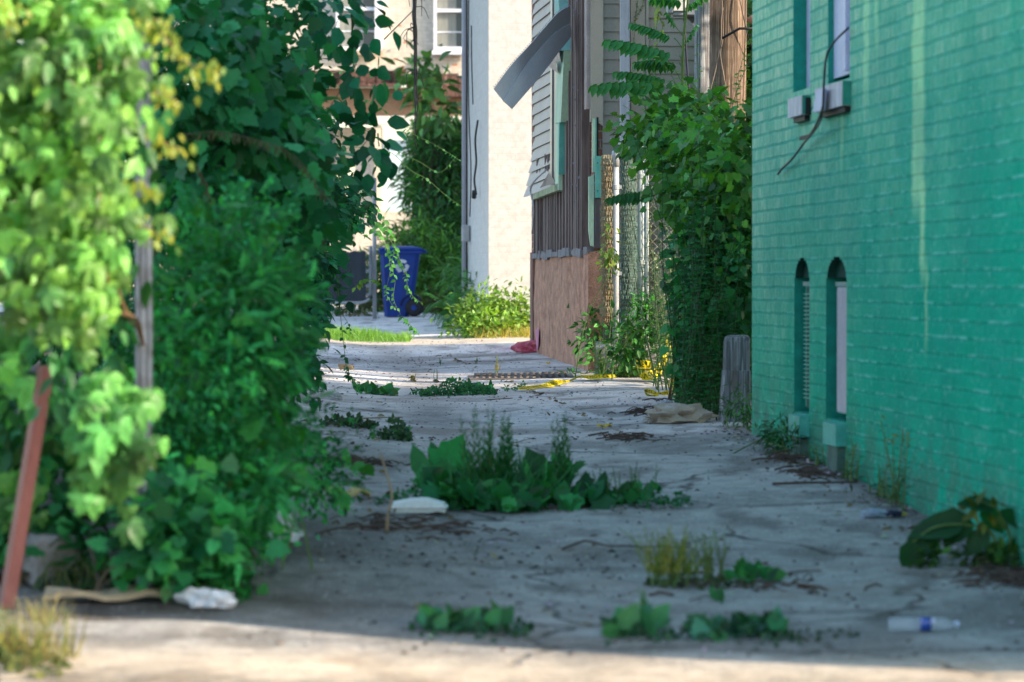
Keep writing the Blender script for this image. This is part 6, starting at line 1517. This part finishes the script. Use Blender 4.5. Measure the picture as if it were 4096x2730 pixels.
clump('dock_weeds', 'large dark weed clump with upright seed stalks growing from the middle joint of the alley', 'weeds', 81,
      [('leaf', (1960, 2040), 130, 420, 150, .11, DKG), ('leaf', (1760, 1990), 8, 130, 170, .17, DKG), ('leaf', (1830, 2000), 22, 200, 180, .13, DKG), ('leaf', (2230, 2030), 60, 360, 120, .12, DKG), ('leaf', (2130, 1980), 12, 120, 170, .15, MDG), ('leaf', (2480, 2015), 40, 300, 60, .08, DKG),
       ('stalk', (1920, 2030), 9, 130, 400, .07, SDG), ('stalk', (2030, 2030), 5, 40, 420, .085, SDG), ('stalk', (2255, 2020), 5, 50, 420, .08, SDG), ('grass', (1960, 2030), 40, 330, 330, .1, SDG), ('leaf', (1740, 1900), 3, 60, 60, .2, DKG), ('leaf', (2265, 1900), 8, 60, 160, .10, MDG), ('stalk', (2540, 2010), 9, 130, 160, .025, MDG), ('stalk', (2400, 2015), 5, 90, 150, .035, DKG),
       ('grass', (2070, 2030), 60, 230, 300, .1, MDG), ('grass', (1990, 2020), 40, 200, 340, .1, MDG), ('mat', (2550, 2018), 160, 420, 40, .03, DKG), ('mat', (1650, 2010), 120, 260, 50, .035, DKG), ('leaf', (2570, 1990), 12, 140, 80, .07, DKG)])
clump('clover_patch', 'dark green clover patch in the concrete joint near the drain grate', 'plant', 82, [('mat', (1835, 1582), 900, 300, 58, .028, DKG), ('leaf', (1900, 1575), 36, 130, 60, .07, MDG), ('flower', (1850, 1575), 9, 200, 48, .012, (.55, .55, .5)), ('mat', (1680, 1582), 60, 90, 26, .03, DKG)])
clump('plantain_weeds', 'low row of leafy weeds left of the clover patch in the same joint', 'weeds', 83, [('leaf', (1510, 1578), 44, 170, 36, .075, MDG), ('grass', (1575, 1578), 8, 12, 62, .07, MDG), ('grass', (1508, 1578), 4, 10, 40, .07, MDG)])
clump('weeds', 'small dark ferny weed standing alone between the reed and the big clump', 'weeds', 84, [('mat', (1580, 1762), 220, 130, 85, .035, (.03, .10, .035)), ('leaf', (1600, 1755), 22, 60, 120, .05, MDG), ('mat', (1488, 1756), 24, 30, 45, .03, MDG)])
clump('weeds', 'ragged dark weed strip at the joint beside the left bush', 'weeds', 85, [('mat', (1390, 1705), 260, 230, 36, .035, (.04, .085, .035)), ('leaf', (1420, 1705), 12, 120, 40, .05, MDG)])
clump('weeds', 'tiny weeds with a red bottle cap sized fleck beside the tape end', 'weeds', 86, [('mat', (2040, 1562), 60, 60, 26, .022, MDG), ('mat', (2090, 1556), 40, 40, 24, .022, MDG)])
clump('weeds', 'little weed with round leaf on the sunlit strip above the clover', 'weeds', 87, [('leaf', (1810, 1528), 7, 36, 30, .06, MDG)])
clump('dry_weed', 'tiny straw coloured weed on the sunlit strip left of the clover', 'weeds', 88, [('mat', (1652, 1528), 26, 18, 30, .03, (.22, .17, .06)), ('grass', (1656, 1526), 5, 16, 60, .05, (.4, .30, .10))])
clump('dry_weed', 'pale dry seed stalk standing just behind the drain grate', 'weeds', 89, [('stalk', (1984, 1496), 6, 32, 74, .022, (.55, .40, .18))])
clump('weeds', 'thin dark stalk weed on the sunlit strip above the clover patch', 'weeds', 90, [('stalk', (1744, 1530), 3, 8, 60, .012, (.12, .05, .04)), ('mat', (1744, 1530), 26, 26, 12, .025, (.08, .06, .04))])
clump('weeds', 'tiny green sprig on the far concrete left of the pale seed stalk', 'weeds', 91, [('stalk', (1762, 1460), 3, 10, 30, .02, MDG)])
clump('weeds', 'tiny green sprig on the far concrete right of the pale seed stalk', 'weeds', 92, [('stalk', (2480 - 573, 1456), 3, 10, 26, .02, MDG)])
clump('weeds', 'sparse green sprigs along the sunlit strip right of the drain grate', 'weeds', 93, [('mat', (2330, 1500), 30, 160, 22, .025, MDG), ('stalk', (2280, 1500), 4, 60, 30, .025, MDG)])
clump('yellow_weed', 'blurred yellow green tuft of weeds in the near right part of the alley', 'weeds', 94,
      [('stalk', (2700, 2345), 30, 240, 215, .03, (.26, .34, .05)), ('mat', (2680, 2190), 1, 10, 10, .02, (.2, .2, .03)), ('stalk', (2640, 2345), 18, 150, 240, .034, (.46, .42, .09)), ('leaf', (3010, 2325), 22, 160, 70, .07, MDG), ('mat', (2800, 2340), 120, 420, 22, .03, (.06, .09, .04)), ('stalk', (2860, 2340), 12, 150, 210, .02, (.18, .22, .05))])
clump('weeds', 'low blurred weed clump at the near joint left of centre', 'weeds', 95, [('leaf', (1860, 2520), 60, 330, 80, .075, (.03, .125, .055)), ('leaf', (1730, 2505), 6, 60, 110, .10, MDG), ('stalk', (1940, 2510), 6, 140, 110, .03, MDG), ('mat', (1880, 2525), 150, 500, 26, .03, (.03, .10, .05))])
clump('weeds', 'low blurred weed clump at the near joint right of centre', 'weeds', 96, [('leaf', (2530, 2545), 34, 180, 90, .09, (.035, .14, .06)), ('leaf', (2950, 2540), 70, 380, 66, .065, (.025, .11, .05)), ('leaf', (3070, 2530), 8, 80, 90, .075, MDG), ('mat', (2800, 2550), 220, 760, 24, .03, (.03, .10, .05)), ('mat', (3250, 2548), 60, 360, 14, .025, (.05, .08, .05)), ('stalk', (2570, 2500), 4, 60, 170, .03, MDG), ('leaf', (2870, 2400), 8, 80, 40, .05, MDG)])
clump('dry_grass', 'dry yellow grass tuft on the sunlit pavement at the lower left corner', 'grass', 97, [('grass', (70, 2640), 260, 330, 240, .1, (.30, .27, .12)), ('grass', (180, 2490), 60, 160, 150, .1, (.30, .27, .12)), ('mat', (60, 2690), 160, 420, 50, .03, (.12, .14, .04)), ('stalk', (120, 2660), 14, 260, 240, .03, (.30, .28, .08))])
clump('dry_grass', 'thin dry grass arching below the left bush behind the cardboard', 'grass', 98, [('grass', (560, 2330), 110, 480, 170, .1, (.16, .16, .06)), ('grass', (300, 2350), 60, 260, 200, .1, (.14, .17, .06)), ('mat', (500, 2340), 220, 700, 70, .04, (.05, .10, .04))])
# sunlit grass strip in front of the bin driveway
rng = np.random.default_rng(99); fo = Fol(); n = 5200
px = rng.uniform(1180, 1640, n); yy = 34.6 + rng.normal(size=n) * .28 - (px - 1400) * .0006; xx = (px - 2048) / F * yy
k = vnoise(xx * 2.2, yy * 1.2, 5) > .28; xx, yy = xx[k], yy[k]; n = len(xx)
pos = np.stack([xx, yy, hgt(xx, yy)], 1)
hh = .06 + .10 * vnoise(xx * 3, yy * 2, 7)
fo.put(T_BLADE, pos, np.stack([rng.normal(size=n) * .5, rng.normal(size=n) * .4, np.ones(n)], 1), rngv(rng, n), hh * rng.uniform(.6, 1.5, n), tint(rng, (.20, .42, .08), np.ones(n), n, .25, .15))
tag(fo.build('grass', L_SUN), 'strip of sunlit short grass across the alley before the bin', 'grass', kind='stuff')
rng = np.random.default_rng(100); fo = Fol(); n = 1500
px = rng.uniform(1900, 2130, n); yy = 34.9 + rng.normal(size=n) * .3; xx = (px - 2048) / F * yy; pos = np.stack([xx, yy, hgt(xx, yy)], 1)
fo.put(T_BLADE, pos, np.stack([rng.normal(size=n) * .5, rng.normal(size=n) * .4, np.ones(n)], 1), rngv(rng, n), rng.uniform(.05, .2, n), tint(rng, (.42, .38, .10), np.ones(n), n, .25, .15))
tag(fo.build('grass', L_SUN), 'dry sunlit grass at the foot of the painted brick wall', 'grass', kind='stuff')

# --- fallen leaves along the edges and joints
rng = np.random.default_rng(108); fo = Fol(); n = 420
yy = 10.2 + 20 * rng.random(n); side = rng.random(n)
oo = np.where(side < .4, 3.28 - np.abs(rng.normal(size=n)) * .22, np.where(side < .75, .75 + np.abs(rng.normal(size=n)) * .35, rng.uniform(.7, 3.2, n)))
oo = np.where(yy > 17.5, np.minimum(oo, 2.6), oo)
xx = oo * CT - (yy - oo * ST) / CT * ST; pos = np.stack([xx, yy, hgt(xx, yy) + .006], 1)
cols = np.array([(.16, .09, .05), (.24, .16, .07), (.10, .06, .045), (.34, .26, .12), (.07, .05, .04)])[rng.integers(0, 5, n)]
fo.put(T_OV, pos, np.stack([rng.normal(size=n), rng.normal(size=n), rng.normal(size=n) * .15 + .1], 1), np.stack([rng.normal(size=n) * .4, rng.normal(size=n) * .4, np.ones(n)], 1), rng.uniform(.018, .06, n), cols * rng.uniform(.7, 1.2, (n, 1)))
tag(fo.build('leaf_litter', L_GEN), 'dry brown fallen leaves scattered along the alley edges', 'leaves', kind='stuff')
# --- loose grit and leaf crumbs
rng = np.random.default_rng(110)
def grit(n, sel, smin, smax, cols, label, seed):
    rng = np.random.default_rng(seed); mb = MB(); made = 0
    while made < n:
        x, y = sel(rng); 
        s = smin * (smax / smin) ** (rng.random() ** 2.2); c = np.array([x, y, H(x, y) + s * .1]); q_ = rng.uniform(.55, 1.2, 6) * s
        a = rng.random() * 6.28; ca_, sa_ = math.cos(a), math.sin(a)
        V = [(q_[0], 0, 0), (0, q_[1] * .8, 0), (-q_[2], 0, 0), (0, -q_[3] * .8, 0), (0, 0, q_[4] * .55)]
        V = [c + np.array([v[0] * ca_ - v[1] * sa_, v[0] * sa_ + v[1] * ca_, v[2]]) for v in V]
        cc = cols[rng.integers(0, len(cols))]; cc = tuple(k * rng.uniform(.7, 1.2) for k in cc)
        mb.add(V, [(0, 1, 4), (1, 2, 4), (2, 3, 4), (3, 0, 4)], cc); made += 1
    o = mb.build('gravel', M_GRIT, None, False, True); tag(o, label, 'gravel', kind='stuff'); return o
M_GRIT = mat('grit', (1, 1, 1), (.8, .8, .8), 30, .9, .4, 80, .003, attr=True)
GC = [(.05, .04, .035), (.06, .05, .05), (.10, .07, .05), (.03, .03, .035), (.45, .44, .42), (.25, .22, .2), (.14, .08, .05)]
def anywhere(r):
    y = 9.8 + 24 * r.random() ** 1.1; o = r.uniform(.2, 3.3); return o * CT - (y - o * ST) / CT * ST, y
def wallside(r):
    s = r.uniform(9.5, 17.9); p = ws(3.33 - abs(r.normal()) * .14, s, 0); return p[0], p[1]
def gutter(r):
    y = r.choice([12.3 + r.normal() * .18, 14.1 + r.normal() * .1, 28.8 + r.normal() * .25, 17.8 + r.normal() * .1, 12.9 + r.normal() * .15]); o = r.uniform(.5, 2.4); return o * CT - y * ST, y
grit(8200, anywhere, .003, .017, GC, 'small scattered stones and crumbs over the alley concrete', 1)
grit(1100, wallside, .004, .022, GC + [(.5, .47, .47)] * 3, 'rubble and paint chips along the foot of the green wall', 2)
grit(1300, gutter, .004, .022, GC, 'dark debris washed along the alley joints', 3)
def debris(px, py, w, h, n, seed, label):
    r_ = np.random.default_rng(seed); c = gp(px, py); s = c[1] / F; mb = MB()
    for i in range(n):
        x = c[0] + r_.normal() * w * s * .42; y = c[1] + r_.normal() * .16; a = r_.normal() * .7; l = r_.uniform(.015, .09); z = H(x, y) + abs(r_.normal()) * h * s * .4 * math.exp(-((x - c[0]) / (w * s * .4)) ** 2)
        mb.tube([(x - l * math.cos(a), y - l * math.sin(a), z), (x, y, z + .012), (x + l * math.cos(a), y + l * math.sin(a), z + r_.normal() * .01)], .0035 * r_.uniform(.5, 1.7), n=4)
    tag(mb.build('debris_pile', M_TWIG), label, 'debris', kind='stuff')
debris(2640, 1650, 170, 60, 90, 1, 'pile of dark dead twigs and mulch beside the brown paper wad')
debris(1640, 2110, 380, 20, 60, 2, 'dark soggy twigs scattered below the foam container')
debris(3120, 1838, 90, 26, 30, 3, 'small heap of brown leaves at the wall base before the windows')
debris(2520, 1755, 170, 14, 30, 4, 'few dead sticks on the concrete below the brown paper')
debris(3250, 1900, 130, 18, 34, 5, 'brown sticks and scraps lying near the wall foot')
debris(2960, 2345, 520, 12, 36, 6, 'dark dead mulch under the yellow weed tuft')
debris(1400, 1850, 260, 26, 60, 7, 'dark rotting debris beside the right edge of the left bush')
debris(4020, 2320, 220, 40, 60, 8, 'brown rubble scraps below the broad leaved weed')
